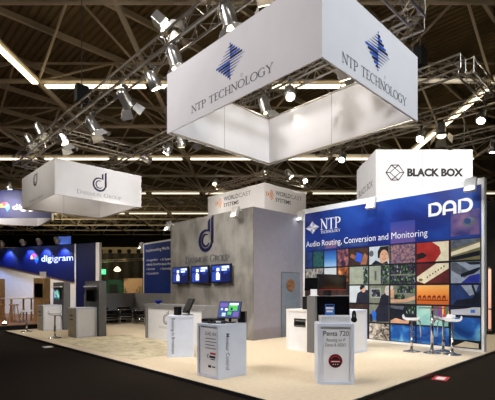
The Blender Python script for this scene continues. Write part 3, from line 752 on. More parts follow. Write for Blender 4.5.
# row D
tile('t_room', 2.37, Z[1], 3.03, Z[2]); mb.use('t_shirt').plate([(2.62,.58),(3.0,.6),(3.0,1.08),(2.7,1.08),(2.58,.9)], L(3)); mb.use('t_chair').plate([(2.52,.62),(2.6,.62),(2.62,.84),(2.5,.92),(2.46,.84)], L(4)); mb.use('t_cardark').rect(2.4,.58,2.5,.8,L(3))
tile('t_cardark', 3.03, Z[1], 3.77, Z[2]); mb.use('t_skin').plate([(3.05,.64),(3.2,.72),(3.45,.66),(3.6,.7),(3.56,.58),(3.2,.58),(3.05,.57)], L(3)); mb.use('t_screens').rect(3.5,.85,3.74,1.06,L(3)); mb.use('t_slate').plate([(3.05,1.0),(3.4,.95),(3.45,1.05),(3.05,1.07)], L(3))
tile('t_page', 3.77, Z[1], 4.2, Z[2]); tile('t_pencil', 4.2, Z[1]+.1, 4.64, Z[2]); mb.use('t_page').plate([(4.2,.57),(4.6,.57),(4.6,.75),(4.3,.72)], L(3))
tile('t_silverhood', 4.64, .86, 5.36, Z[2]); mb.use('clear_blue').rect(5.12,.94,5.22,1.02,L(3)); mb.use('t_cardark').plate([(4.66,1.08),(4.66,1.0),(5.0,1.04),(5.2,1.08)], L(3))
# row E
tile('t_tree', 2.37, Z[0], 3.03, Z[1]); tile('t_swirl', 3.03, Z[0], 3.77, Z[1]); tile('t_swirl', 3.77, Z[0], 4.64, Z[1])
tile('t_swirl', 4.64, .24, 5.36, .84); mb.use('t_cream').plate([(4.72,.08),(5.3,.08),(5.3,.2),(5.0,.23)], L(3)); tile('t_cardark', 4.64, Z[0], 5.0, .22)
for a, b in ((0,2),(2,4),(4,5)):
    tile('t_darkbrown', C[a], Z[1], C[b], Z[2]); tile('t_navy', C[a], Z[0], C[b], Z[1])
mb.build('collage_print', None, rt)
mb = MB().use('silver_light')
cx, cz = .34, 3.55; hw, hh, iw = .27, .21, .10
pts8 = [(cx,cz+hh),(cx+iw,cz+iw),(cx+hw,cz),(cx+iw,cz-iw),(cx,cz-hh),(cx-iw,cz-iw),(cx-hw,cz),(cx-iw,cz+iw)]
for k in range(8):
    mb.use('silver_light' if k % 2 else 'silver_dark'); mb.plate([(cx,cz), pts8[k], pts8[(k+1)%8]], L(6))
mb.build('star_logo', None, rt)
roman(MB().use('letter_white'), 'NTP', .66, 3.45, .76, .34, L(6), heavy=1.15).build('lettering', None, rt)
roman(MB().use('letter_white'), 'TECHNOLOGY', .67, 3.325, .74, .085, L(6), heavy=1.3).build('lettering', None, rt)
sans(MB().use('letter_white'), 'Audio Routing, Conversion and Monitoring', .08, 2.93, 4.0, .185, L(6), -.006).build('lettering', None, rt)
mb = MB().use('letter_white'); w_ = .075; zz, hh = 3.42, .36
for x_ in (4.10, 4.83):
    mb.line([(x_+.04, zz+.0), (x_+.04, zz+hh-.04), (x_+.18, zz+hh-.04)] + arc(x_+.18, zz+hh/2, .13, hh/2-.04, 90, -90, 12) + [(x_+.04, zz+.04)], w_, L(6))
x_ = 4.47
mb.line([(x_+.03, zz)] + [(x_+.03, zz+.18)] + arc(x_+.16, zz+.19, .13, hh-.23, 180, 0, 12) + [(x_+.29, zz)], w_, L(6)); mb.line([(x_+.03, zz+.11), (x_+.29, zz+.11)], .06, L(7))
mb.build('lettering', None, rt)

# ------------------------------------------------------------------ logo and lettering on the grey wall
rt = thing('wall_logo', 'navy round d with DANMON GROUP lettering on the grey concrete-look wall', 'logo', (8.52, 12.9, 0), R(-90))
d_logo(MB().use('navy'), 1.74, 2.78, .77, 1.17, -.03, .028).build('round_logo', None, rt)
roman(MB().use('ink_grey'), 'Danmon Group', .94, 2.44, 2.36, .23, -.02, th=.018).build('lettering', None, rt)
MB().use('ink_grey').line(arc(2.62, 2.86, .03, .03, 0, 345), .012, -.01).build('trademark_ring', None, rt)

# ------------------------------------------------------------------ screens
for n_, c_, e_ in (('px_navy',(12,20,70),.6),('px_blue',(36,64,150),.7),('px_pale',(150,180,235),.9),('px_white',(240,244,255),.8),('px_green',(60,170,70),.7),('px_violet',(90,70,150),.7),('px_dim',(36,52,110),.7)):
    glow(n_, c_, e_)
def news_picture(mb, w, h, y):
    R_ = lambda m_, a, b, c, d_, k: mb.use(m_).rect(a*w, b*h, c*w, d_*h, y-.0008*k)
    R_('px_navy', .03,.05,.97,.95, 0); R_('px_blue', .06,.10,.5,.6, 1); R_('px_blue', .22,.62,.94,.92, 1); R_('px_pale', .5,.76,.92,.9, 2)
    R_('px_white', .28,.18,.46,.5, 2); R_('px_white', .30,.64,.44,.8, 2); R_('px_white', .55,.66,.8,.74, 2); R_('px_blue', .48,.62,.56,.9, 2)
    R_('px_navy', .58,.05,.95,.46, 2); R_('px_blue', .66,.46,.82,.6, 3); R_('px_white', .6,.82,.9,.88, 3); R_('px_blue', .06,.7,.2,.92, 2)
    mb.use('px_white').disc(.36*w, .50*h, .06*w, .1*h, y-.003, 10); mb.use('px_navy').disc(.76*w, .42*h, .06*w, .12*h, y-.003, 10)
    return mb
def app_picture(mb, x, z, w, h, y):
    R_ = lambda m_, a, b, c, d_, k: mb.use(m_).rect(x+a*w, z+b*h, x+c*w, z+d_*h, y-.0008*k)
    R_('px_dim', 0,0,1,1, 0); R_('px_green', .46,.42,.88,.9, 1); R_('px_white', .5,.78,.9,.9, 2); R_('px_violet', .05,.66,.4,.9, 1)
    R_('px_pale', .1,.44,.2,.58, 2); R_('px_white', .3,.42,.42,.56, 2); R_('px_blue', .04,.34,.44,.4, 2); R_('px_pale', .18,.06,.36,.28, 2)
    R_('px_violet', .7,.05,.96,.36, 1); R_('px_navy', .56,.45,.66,.62, 3); R_('px_green', .44,.16,.62,.36, 2)
    return mb
def wall_tv(u0, label):
    rt = thing('television', label, 'television', (8.49, 12.9-u0, 1.72), R(-90), 'televisions on the grey wall')
    mb = MB(); mb.box(0,-.12,0,.98,-.07,.6,.006); ho = mb.build('housing', 'black_plastic', rt)
    news_picture(MB(), .98, .6, -.122).build('display', None, ho)
    MB().box(.3,-.07,.15,.68,.03,.45).build('wall_bracket', 'black_matt', rt)
    return rt
wall_tv(.33, 'wall television with blue picture, left of three under the round d logo')
wall_tv(1.47, 'wall television with blue picture, middle of three under the round d logo')
wall_tv(2.55, 'wall television with blue picture, right of three, nearest the wall corner')

def washer(p, rotz, label, power=60, colr=(1,.96,.9), tilt=0):
    """square white wall-washer on an arm, shining down the wall; local -y points away from the wall"""
    rt = thing('wall_washer', label, 'lamp', p, rotz, 'square white wall washers on the booth walls')
    MB().tube([(0,0,0),(0,-.12,.04),(0,-.24,.02)], .02, 6).build('arm', 'lamp_white', rt)
    Q = Matrix.Translation((0,-.27,-.08)) @ Matrix.Rotation(R(-18), 4, 'X')
    mb = MB(); mb.box(-.13,-.05,-.17,.13,.05,.17,.012).xf(Q); mb.build('lamp_body', 'lamp_white', rt)
    mb = MB(); mb.box(-.10,.050,-.14,.10,.056,.14).xf(Q); mb.build('lens', 'washer_lens', rt)
    if power:
        li = bpy.data.lights.new('washer', 'SPOT'); li.energy = power*.16; li.spot_size = R(130); li.spot_blend = .8; li.shadow_soft_size = .08; li.color = colr
        lo = bpy.data.objects.new('washer_beam', li); COL.objects.link(lo)
        w_ = Matrix.Translation(p) @ Matrix.Rotation(rotz, 4, 'Z')
        a, b = w_ @ Vector((0,-.42,-.12)), w_ @ Vector((0,.0,-1.9))
        lo.location = a; lo.rotation_euler = (b - a).to_track_quat('-Z', 'Y').to_euler()
washer((8.52,12.68,3.90), R(-90), 'square white lamp at the left top of the grey wall', 110)
washer((8.52,9.05,3.92), R(-90), 'square white lamp at the right top of the grey wall', 110)
washer((10.9,8.47,4.02), R(-90), 'square white lamp at the left top corner of the collage wall', 25, (.95,.97,1))
washer((10.9,5.90,4.06), R(-90), 'square white lamp at the middle top of the collage wall', 90, (.95,.97,1))
washer((10.9,3.30,4.10), R(-90), 'square white lamp at the right top corner of the collage wall', 90, (.95,.97,1))
washer((10.6,18.30,3.78), R(-90), 'square white lamp at the top of the blue text wall', 60)

# ------------------------------------------------------------------ blue text wall
rt = thing('printed_wall_graphic', 'blue print with white bullet list on the back wall left of the grey wall', 'poster', (10.6, 18.5, 0), R(-90))
mb = MB().use('media_blue'); mb.rect(.06, .1, 5.3, 3.78, -.004, .004); mb.build('blue_print', None, rt)
mb = MB().use('letter_white')
sans(mb, 'Implementing Media Technology', .24, 3.40, 3.45, .15, -.007, .012)
for k, s_ in enumerate(('Integration', 'Media Security', 'Services', 'Consultation')):
    mb.disc(.3, 2.93-.22*k+.05, .03, .03, -.007, 8); sans(mb, s_, .4, 2.93-.22*k, .085*len(s_), .11, -.007, .012)
for k, s_ in enumerate(('AV System Te', 'Media Manage', 'Technology')):
    mb.disc(1.6, 2.90-.22*k+.05, .03, .03, -.007, 8); sans(mb, s_, 1.7, 2.90-.22*k, .085*len(s_), .11, -.007, .012)
mb.build('lettering', None, rt)

# ------------------------------------------------------------------ display counters
def counter(label, loc, rotz, w, d_, h, drawing=None, side=None, group='product display counters', open_front=True, body='pale_blue_board', name='display_counter'):
    """framed pedestal: recessed printed panel in front, plain sides"""
    rt = thing(name, label, 'counter', loc, rotz, group)
    t = .045; mb = MB()
    mb.box(0,0,h-t,w,d_,h); mb.box(0,0,0,t,d_,h-t); mb.box(w-t,0,0,w,d_,h-t); mb.box(t,.0,0,w-t,d_,.04); mb.box(t,d_-.03,.04,w-t,d_,h-t)
    mb.build('cabinet', body, rt)
    mb = MB(); mb.box(t,.03 if open_front else .012,.04,w-t,.05 if open_front else .03,h-t); fpn = mb.build('front_panel', 'print_white', rt)
    if drawing:
        mb = MB(); drawing(mb, w, h, (.03 if open_front else .012) - .004); mb.build('printed_text', None, fpn)
    if side:
        mb = MB(); side(mb, d_, h, -.003); o = mb.build('side_text', None, rt); o.location = (w,0,0); o.rotation_euler = (0,0,R(90))
    return rt
# Monitor Control: front with print faces -X, the lettered side faces -Y
def dr_mc(mb, w, h, y):
    mb.use('ink_grey'); sans(mb, 'DAD AX', .20, .72, .30, .055, y, .005)
    for k, l_ in enumerate((.28,.30,.26,.29)): mb.rect(.20, .66-.055*k, .20+l_, .672-.055*k, y)
    mb.use('ink_red'); mb.rect(.33, .40, .48, .43, y)
    mb.use('ink_black'); mb.line(arc(.28,.36,.025,.03,60,300), .012, y); mb.rect(.31,.34,.47,.375,y); mb.rect(.34,.31,.46,.325,y)
    mb.rect(.28,.17,.36,.21,y); mb.rect(.38,.18,.47,.20,y)
def sd_mc(mb, d_, h, y):
    mb.use('ink_grey'); sans(mb, 'Monitor Control', .17, .76, .62, .08, y, .003, turn=True)
c1 = counter('pale display counter lettered Monitor Control, nearest the front floor edge', (4.38,5.80,0), R(-90), .58, .65, .92, dr_mc, sd_mc)
def sd_rb(mb, d_, h, y):
    mb.use('ink_grey'); sans(mb, 'Routing in Broadcast', .10, .87, .80, .07, y, .003, turn=True)
def dr_rb(mb, w, h, y):
    sd_rb(mb, w, h, y)
c2 = counter('pale display counter lettered Routing in Broadcast, in front of the reception desk', (5.03,7.76,0), R(-37), .59, .50, .92, dr_rb, open_front=False)
c2.children[1].data.materials[0] = M['pale_blue_board']
def dr_pe(mb, w, h, y):
    mb.use('ink_grey'); sans(mb, 'Penta 720', .09, .77, .40, .078, y, .004)
    mb.use('ink_pale'); sans(mb, 'Routing on IP', .14, .68, .30, .052, y, .003); sans(mb, 'Dante & AES67', .12, .60, .33, .052, y, .003)
    mb.use('badge_ring').disc(.28, .37, .11, .11, y, 24); mb.use('badge_black').disc(.28, .37, .095, .095, y-.001, 24)
    mb.use('ink_red'); mb.line(arc(.28,.37,.075,.075,20,160,10), .012, y-.002); mb.rect(.20,.345,.36,.375,y-.002)
    mb.use('letter_white'); mb.rect(.215,.355,.345,.366,y-.003)
    for k in (-1,0,1): mb.disc(.28+.035*k, .315, .008, .008, y-.003, 8)
c3 = counter('pale display counter lettered Penta 720 with a round dark badge', (5.32,3.88,0), R(-47), .57, .50, .96, dr_pe)
# unit behind the Penta counter
def dr_rack(mb, w, h, y): pass
c4 = counter('white display counter holding a black rack device, beside the grey service door', (7.9,6.74,0), R(-90), .66, .55, 1.02, body='white_panel')
c5 = counter('pale counter behind the right edge of the Penta 720 counter', (8.4,5.15,0), 0, .68, .66, 1.02, open_front=False)
rk = thing('rack_device', 'black rack device set in the front of the white counter by the door', 'rack device', (7.93,6.52,.58), R(-90))
MB().box(0,0,0,.42,.02,.22,.004).build('case', 'black_plastic', rk)
mb = MB().use('steel_grey'); mb.rect(.01,.015,.41,.05,-.002); mb.use('ink_pale')
for k in range(8): mb.rect(.03+.045*k,.15,.055+.045*k,.18,-.002)
mb.build('control_strip', None, rk)
rt = thing('grey_board', 'low grey post board between the two counters behind Penta 720', 'display board', (7.88,5.83,0))
MB().box(0,.0,0,1.5,.24,1.36).build('board', 'grey_board', rt)
# counters at the left end, each with its grey back board
def left_unit(y_, lab1, lab2, lab3, disp):
    rt = thing('display_counter', lab1, 'counter', (5.03,y_,0), 0, 'white counters at the left end of the booth')
    w, d_, h, t = .66, .66, .94, .05; mb = MB()
    mb.box(0,0,h-t,w,d_,h); mb.box(0,0,0,t,d_,h-t); mb.box(w-t,0,0,w,d_,h-t); mb.box(t,0,0,w-t,d_,.04); mb.box(t,d_-.03,.04,w-t,d_,h-t)
    mb.build('cabinet', 'pale_blue_board', rt)
    MB().box(t,.02,.04,w-t,.04,h-t).build('front_panel', 'print_white', rt)
    MB().box(-.006,.0,0,0,d_,h-.03).build('side_panel', 'tan_board', rt)
    mb = MB().use('ink_grey'); mb.rect(.14,.66,.40,.71,-.002); mb.rect(.14,.54,.44,.575,-.002)
    o = mb.build('printed_text', None, rt); o.location = (-.006,.66,0); o.rotation_euler = (0,0,R(-90))
    bd = thing('grey_board', lab2, 'display board', (5.71,y_-.12,0), 0, 'grey back boards at the left end of the booth')
    MB().box(0,0,0,.24,1.12,1.8).build('board', 'grey_board', bd)
    MB().box(-.10,.12,1.60,0,1.0,1.64).build('ledge', 'white_panel', bd)
    tv = thing('television', lab3, 'television', (5.71,y_+.66,1.12), R(-90), 'screens on the grey boards at the left')
    MB().box(0,-.10,0,.62,-.05,.40,.005).build('housing', 'black_plastic', tv)
    MB().use(disp).rect(.02,.02,.60,.38,-.102).build('display', None, tv)
    MB().box(.2,-.05,.1,.42,0,.3).build('wall_bracket', 'black_matt', tv)
left_unit(12.87, 'white counter at the left with a tan lettered side, nearer of two', 'tall dark grey back board of the nearer left counter', 'black screen on the nearer left grey board', 'screen_dark')
left_unit(15.93, 'white counter at the far left with a tan side, behind two bar stools', 'tall dark grey back board of the farther left counter', 'screen with a green picture on the farther left grey board', 'screen_green')

# reception desk with blue bowl
rt = thing('reception_desk', 'long grey framed white reception desk with DANMON GROUP print, behind the Routing counter', 'desk', (6.62,11.45,0), R(-90))
mb = MB(); w, d_, h, t = 3.0, .55, 1.07, .12
mb.box(0,0,h-t,w,d_,h); mb.box(0,0,0,t,d_,h-t); mb.box(w-t,0,0,w,d_,h-t); mb.build('frame', 'mid_grey', rt)
MB().box(t,.03,0,w-t,.06,h-t).build('front_panel', 'print_white', rt)
d_logo(MB().use('mid_grey'), 0.98, .48, .30, .42, .026).build('round_logo', None, rt)
roman(MB().use('ink_pale'), 'Danmon Group', .75, .36, 1.0, .075, .026).build('lettering', None, rt)
o = MB().lathe([(.045,0),(.05,.012),(.10,.05),(.145,.10),(.15,.115),(.142,.115),(.09,.055),(.0,.03)], n=24).build('bowl', 'bowl_blue', None, (6.88,11.12,1.07))
tag(o, 'blue glass bowl on the left end of the reception desk', 'bowl')

# ------------------------------------------------------------------ devices on the counters
def monitor(label, loc, rotz, w, h, tilt, disp, lift=.08, group=None, name='monitor', edge=False):
    rt = thing(name, label, 'monitor', loc, rotz, group)
    Q = Matrix.Translation((0,0,lift)) @ Matrix.Rotation(R(-tilt), 4, 'X')
    mb = MB(); mb.box(-w/2,0,0,w/2,.035,h,.005).xf(Q); ho = mb.build('housing', 'black_plastic', rt)
    mb = MB()
    if disp == 'screen_app': app_picture(mb, -w/2+.012, .014, w-.024, h-.026, -.002)
    else: mb.use(disp).rect(-w/2+.012,.014,w/2-.012,h-.012,-.002)
    mb.xf(Q); mb.build('display', None, ho)
    mb = MB(); mb.box(-.10,-.02,0,.10,.16,.02,.005); mb.tube([(0,.10,.02),(0,.06+h*.35*math.sin(R(tilt)),lift+h*.35*math.cos(R(tilt)))], .025, 8); mb.build('stand', 'black_plastic', rt)
    return rt
ZC = .92
mo = monitor('tilted monitor with a colourful program on the Monitor Control counter', (4.72,5.36,ZC), R(-62), .42, .32, 24, 'screen_app', .09)
rk = thing('rack_device', 'black rack device lying on the left of the Monitor Control counter', 'rack device', (4.45,5.77,ZC), R(-90))
MB().box(0,0,0,.30,.30,.075,.005).build('case', 'black_plastic', rk)
mb = MB().use('steel_grey'); mb.rect(.01,.01,.29,.025,-.002); mb.build('control_strip', None, rk)
ct = thing('controller', 'black desk controller in front of the tilted monitor on Monitor Control', 'controller', (4.50,5.42,ZC), R(-62))
mb = MB(); mb.box(-.16,0,0,.16,.10,.05,.012); mb.build('case', 'black_plastic', ct)
mb = MB().use('silver_light'); mb.box(.0,-.012,.02,.09,.0,.045,.003); mb.build('display', None, ct)
def speaker(label, loc, rotz, k=1.0):
    sp = thing('speaker', label, 'speaker', loc, rotz)
    MB().box(-.07*k,0,0,.07*k,.12*k,.20*k,.01).build('cabinet', 'black_plastic', sp)
    MB().disc(0,.075*k,.05*k,.05*k,-.003,16,.003).build('cone', 'black_matt', sp)
    return sp
speaker('small black speaker right of the tilted monitor on Monitor Control', (4.96,5.28,ZC), R(-62))
mo = monitor('black tilted touch monitor seen edge-on on the Routing in Broadcast counter', (5.48,7.72,ZC), R(-98), .30, .36, 26, 'screen_dark', .06)
speaker('small black speaker on the Routing in Broadcast counter', (5.33,7.86,ZC), R(-80))
# on the Penta counter
def pen(u, v, z): 
    a = R(-47); return (5.32 + u*math.cos(a) - v*math.sin(a), 3.88 + u*math.sin(a) + v*math.cos(a), z)
rk = thing('rack_device', 'white two-row rack device with small lights on the Penta 720 counter', 'rack device', pen(.04,.04,.96), R(-47))
MB().box(0,0,0,.48,.20,.13,.004).build('case', 'white_gloss', rk)
mb = MB().use('ink_pale'); mb.rect(.01,.060,.47,.063,-.002)
for k in range(9): mb.rect(.03+.045*k,.088,.048+.045*k,.096,-.002)
mb.build('control_strip', None, rk)
mo = monitor('large black monitor standing at the back of the Penta 720 counter', pen(.29,.30,.96), R(-47), .54, .41, 4, 'screen_dark', .03)
br = thing('brochure_stand', 'small clear stand with a blue and white leaflet on the white rack device', 'leaflet', pen(.13,.12,1.09), R(-47))
MB().box(0,0,0,.15,.02,.18,.003).build('holder', 'clear_blue', br)
mb = MB().use('letter_white'); mb.rect(.012,.10,.138,.135,-.002); mb.rect(.02,.05,.12,.08,-.002); mb.use('navy').rect(.012,.145,.138,.17,-.002); mb.build('leaflet_print', None, br)
hp = thing('headphones', 'black headphones hanging at the right edge of the Penta 720 counter', 'headphones', pen(.60,.16,.96), R(-47))
MB().tube([(.0,0,.02)] + [(0+.02*math.sin(R(k)), 0, .11+.09*math.cos(R(k))) for k in range(-120,121,30)] + [(.0,0,.02)], .018, 6).build('headband', 'black_plastic', hp)
for s_ in (-1,1): MB().lathe([(.04,-.015),(.045,0),(.04,.015)], n=12).xf(Matrix.Translation((0,s_*.03,.06)) @ Matrix.Rotation(R(90),4,'X')).build('ear_cup', 'black_matt', hp)
# on the unit behind
tv = thing('monitor', 'wide black monitor on the grey board above the Penta 720 counter', 'monitor', (8.03,5.90,1.36), 0)
MB().box(0,-.05,.14,1.24,0,.53,.006).build('housing', 'black_plastic', tv)
MB().use('screen_dark').rect(.02,.16,1.22,.51,-.053).build('display', None, tv)
MB().use('ink_red').rect(.04,.142,1.2,.152,-.053).build('light_bar', None, tv)
MB().box(.45,.01,0,.65,.10,.3).build('stand', 'black_matt', tv)
tv = monitor('smaller black monitor facing left on top of the grey post board', (7.97,6.02,1.36), R(-90), .40, .32, 3, 'screen_dark', .12)
speaker('black speaker on the white counter by the door', (8.05,6.22,1.02), R(-80), 1.6)
lf = thing('leaflet_holder', 'small white leaflet holder on top of the grey post board', 'leaflet', (7.90,5.90,1.36), R(-70))
MB().box(-.10,0,0,.10,.10,.015).build('base', 'white_gloss', lf); MB().box(-.08,.04,.015,.08,.055,.16).build('leaflet', 'silver_light', lf)
tag(MB().lathe([(.0,0),(.05,.0),(.05,.10),(.0,.10)], n=14).build('cup', 'clear_blue', None, (8.9,5.62,1.02)), 'small blue cup behind the large black monitor of Penta 720', 'cup')

# ------------------------------------------------------------------ bar stools and table
def make_stool(h):
    rt = thing('bar_stool', '', 'stool', (0,0,0))
    mb = MB(); n = 12; w = .38
    prof = [(-.19,.075),(-.175,.035),(-.13,.008),(0,0),(.10,.0),(.17,.02),(.20,.06),(.205,.11),(.195,.125),(.18,.105),(.16,.055),(.10,.04),(0,.04),(-.12,.045),(-.165,.075),(-.18,.088)]
    a = [mb.bm.verts.new((p[0], -w/2, h-.045+p[1])) for p in prof]; b = [mb.bm.verts.new((p[0], w/2, h-.045+p[1])) for p in prof]
    for k in range(len(prof)):
        mb.bm.faces.new((a[k], a[(k+1)%len(prof)], b[(k+1)%len(prof)], b[k]))
    mb.bm.faces.new(a[::-1]); mb.bm.faces.new(b)
    mb.fix = True; mb.build('seat', 'white_gloss', rt)
    MB().tube([(0,0,.02),(0,0,.40),(0,0,.401),(0,0,h-.045)], [.032,.032,.022,.022], 12).build('pole', 'chrome', rt)
    MB().lathe([(.205,0),(.205,.008),(.15,.02),(.07,.035),(.035,.06),(.03,.08)], n=28).build('base', 'chrome', rt)
    MB().tube([(-.02,.13,h-.05),(-.15,.13,h-.055),(-.19,.13,h-.10),(-.21,.13,h-.44),(-.21,-.13,h-.44),(-.19,-.13,h-.10),(-.15,-.13,h-.055),(-.02,-.13,h-.05)], .012, 8).build('footrest', 'chrome', rt)
    MB().box(-.1,-.1,h-.055,.1,.1,h-.044).build('seat_plate', 'steel_grey', rt)
    return rt
hi = make_stool(.82)
hi.location = (9.80,4.36,0); hi.rotation_euler[2] = R(112); tag(hi, 'white bar stool left of the glass bar table by the collage wall', 'stool', 'white bar stools by the collage wall')
s2 = copy_tree(hi); s2.location = (10.02,3.50,0); s2.rotation_euler[2] = R(-70); s2['label'] = 'white bar stool nearest the right end of the collage wall, in front'
s3 = copy_tree(hi); s3.location = (10.40,3.84,0); s3.rotation_euler[2] = R(-45); s3['label'] = 'white bar stool standing behind the rightmost bar stool, close to the collage'
lo_ = make_stool(.76)
lo_.location = (4.55,13.34,0); lo_.rotation_euler[2] = R(160); tag(lo_, 'white bar stool before the nearer white counter at the left', 'stool', 'white bar stools at the left end')
s5 = copy_tree(lo_); s5.location = (4.52,16.12,0); s5.rotation_euler[2] = R(-20); s5['label'] = 'white bar stool at the far left corner of the booth floor'
rt = thing('bar_table', 'round clear glass bar table on a chrome post among the bar stools', 'table', (9.92,3.92,0))
MB().tube([(0,0,.02),(0,0,1.06)], .035, 14).build('pole', 'chrome', rt)
MB().lathe([(.20,0),(.20,.008),(.15,.02),(.08,.035),(.045,.06),(.04,.08)], n=28).build('base', 'chrome', rt)
MB().lathe([(.30,1.064),(.30,1.076)], n=32).build('table_top', 'clear_glass', rt)
MB().lathe([(.05,1.052),(.05,1.063)], n=20).build('top_plate', 'chrome', rt)

# ------------------------------------------------------------------ lounge chairs
def make_chair():
    rt = thing('lounge_chair', '', 'armchair', (0,0,0))
    MB().box(-.30,-.28,.22,.30,.30,.42,.03).build('seat', 'black_leather', rt)
    MB().box(-.30,.22,.40,.30,.38,.72,.04).build('backrest', 'black_leather', rt)
    for s_ in (-1,1):
        x_ = s_*.36
        MB().box(x_-.06,-.30,.22,x_+.06,.38,.60,.03).build('armrest', 'black_leather', rt)
        x_ = s_*.43
        MB().tube([(x_,-.36,.012),(x_,-.36,.62),(x_,.40,.62),(x_,.40,.012),(x_,-.36,.012)], .014, 8).build('side_frame', 'chrome', rt)
    mb = MB()
    for z in (.20,.30,.62): mb.tube([(-.43,-.36,z),(.43,-.36,z)], .012, 8)
    for z in (.20,): mb.tube([(-.43,.40,z),(.43,.40,z)], .012, 8)
    mb.build('cross_tube', 'chrome', rt)
    return rt
ch = make_chair(); ch.location = (8.05,17.30,0); ch.rotation_euler[2] = R(10)
tag(ch, 'black leather and chrome lounge chair next to the tall grey board, leftmost of three', 'armchair', 'black lounge chairs by the low grey partition')
c_ = copy_tree(ch); c_.location = (9.05,17.35,0); c_.rotation_euler[2] = R(-4); c_['label'] = 'black leather and chrome lounge chair before the partition corner, middle of three'
c_ = copy_tree(ch); c_.location = (9.25,16.0,0); c_.rotation_euler[2] = R(-84); c_['label'] = 'black leather and chrome lounge chair next to the reception desk, rightmost of three'

# ------------------------------------------------------------------ floor stickers
def sticker(p, rotz, label, m1):
    rt = thing('floor_sticker', label, 'sticker', p, rotz, 'stickers on the hall carpet')
    MB().box(-.19,-.12,0,.19,.12,.002).build('border', m1, rt)
    MB().box(-.12,-.07,.002,.12,.07,.003).build('label_field', 'print_white', rt)
sticker((7.42,2.78,-.05), R(10), 'red and white floor sticker on the dark carpet at the right', 'ink_red')
sticker((3.83,11.75,-.05), R(80), 'small pale floor sticker on the dark carpet at the left', 'tan_board')

# ------------------------------------------------------------------ stand at the far left
plat = MB(); plat.box(-2.0, 17.9, -.05, 9.3, 30, .12)
struct(plat.build('floor_left', 'wood_floor'), 'brown wooden floor of the stand at the left')
struct(MB().box(-2.0,17.86,-.05,9.3,17.9,.10).build('trim_4','black_matt'))
A, B = Vector((4.9,30.6)), Vector((9.35,20.95)); tt = (B-A).normalized(); ang = math.atan2(tt.y, tt.x)
LW = (B-A).length
struct(MB().box(0,.10,.12,LW,.2,2.9).build('wall_left','white_panel',None,(A.x,A.y,0),ang), 'white back wall of the stand at the left')
rt = thing('fascia_board', 'dark blue slanting fascia with white digigram lettering at the left', 'sign', (A.x,A.y,0), ang)
k0 = LW - 1.55
mb = MB().use('digi_blue'); mb.plate([(0,3.55),(k0,1.92),(k0,3.97),(0,3.97)], -.05, .14); mb.build('board', None, rt)
MB().box(k0,-.08,.12,k0+.07,.09,4.0).build('edge_post','white_panel',rt)
MB().box(k0+.07,-.04,.12,LW-.12,.09,4.0).build('pillar_panel','digi_blue',rt)
MB().box(LW-.12,-.08,.12,LW+.12,.09,4.0).build('edge_post','white_panel',rt)
sans(MB().use('letter_white'), 'digigram', k0-2.42, 3.10, 2.3, .34, -.056, .0).build('lettering', None, rt)
swirl(MB(), k0-2.95, 3.26, .32, -.06).build('swirl_logo', None, rt)
def fas(u, y, z): return Vector((A.x + tt.x*u + tt.y*y*-1, A.y + tt.y*u + tt.x*y, z))
for k, (u, lb) in enumerate(((k0-6.5,'leftmost'),(k0-4.9,'second from left'),(k0-3.25,'middle'),(k0-2.05,'second from right'),(k0-.75,'rightmost'))):
    q_ = fas(u, -.55, 4.15)
    lamp(q_, fas(u, -.05, 3.3), 'white spotlight washing the digigram fascia in blue, %s of five' % lb, 'par', 'blue_lens', power=150, cone=110, colr=(.25,.42,1), group='blue-white spotlights on the fascia', drop=.18)
tag(MB().box(0,-.02,0,.85,.02,.42).build('light_box','poster_light',None,fas(k0-1.1,-.1,4.0),ang), 'small lit blue box on top of the digigram fascia', 'light box')
# oak columns with screens
def oak(p, rotz, label, tlabel, w=.5, h=1.9):
    rt = thing('oak_column', label, 'display column', p, rotz, 'oak display columns of the left stand')
    MB().box(0,0,0,w,.45,h).build('column','oak',rt)
    tv = thing('television', tlabel, 'television', Vector(p)+Vector((math.cos(rotz)*.08,math.sin(rotz)*.08-.02,1.05)), rotz, 'screens on the oak columns')
    MB().box(0,-.06,0,w-.14,0,.62,.006).build('housing','black_plastic',tv)
    MB().use('screen_dark').rect(.02,.02,w-.16,.60,-.062).build('display',None,tv)
oak((5.75,19.50,.12), R(-52), 'oak display column with a dark screen behind the far left counter', 'dark screen on the oak column behind the far left counter')
oak((4.35,21.9,.12), R(-50), 'oak display column cut by the left picture edge', 'dark screen on the oak column at the left picture edge', .7)
cd = thing('card_sign', 'small white card standing on the oak column', 'sign', (5.95,19.55,2.02), R(-52))
MB().box(0,.1,0,.32,.12,.30).build('card','print_white',cd); MB().box(.05,.08,0,.27,.16,.02).build('foot','print_white',cd)
def wood_stool(p, label):
    rt = thing('wooden_stool', label, 'stool', p, R(20), 'wooden stools of the left stand')
    MB().lathe([(.0,.72),(.19,.72),(.20,.75),(.19,.77),(.0,.77)], n=18).build('seat','oak',rt)
    for a in (45,135,225,315):
        MB().tube([(.12*math.cos(R(a)),.12*math.sin(R(a)),.72),(.22*math.cos(R(a)),.22*math.sin(R(a)),0)], .018, 6).build('leg','oak',rt)
    MB().tube([(.19*math.cos(R(a)),.19*math.sin(R(a)),.25) for a in range(0,361,45)], .012, 6).build('footrest','oak',rt)
wood_stool((4.5,19.7,.12),'wooden bar stool on the wooden floor, left of two'); wood_stool((5.0,19.6,.12),'wooden bar stool on the wooden floor, right of two')
tb = thing('high_table', 'white topped high table beside the wooden stools', 'table', (5.35,20.4,.12), R(20))
MB().box(-.55,-.35,.98,.55,.35,1.03,.01).build('table_top','white_panel',tb)
for sx in (-1,1):
    for sy in (-1,1): MB().box(sx*.48-.03,sy*.28-.03,0,sx*.48+.03,sy*.28+.03,.98).build('leg','oak',tb)
fl_ = thing('floor_lamp', 'small glaring floor spot at the front edge of the wooden floor', 'lamp', (4.3,18.15,.12))
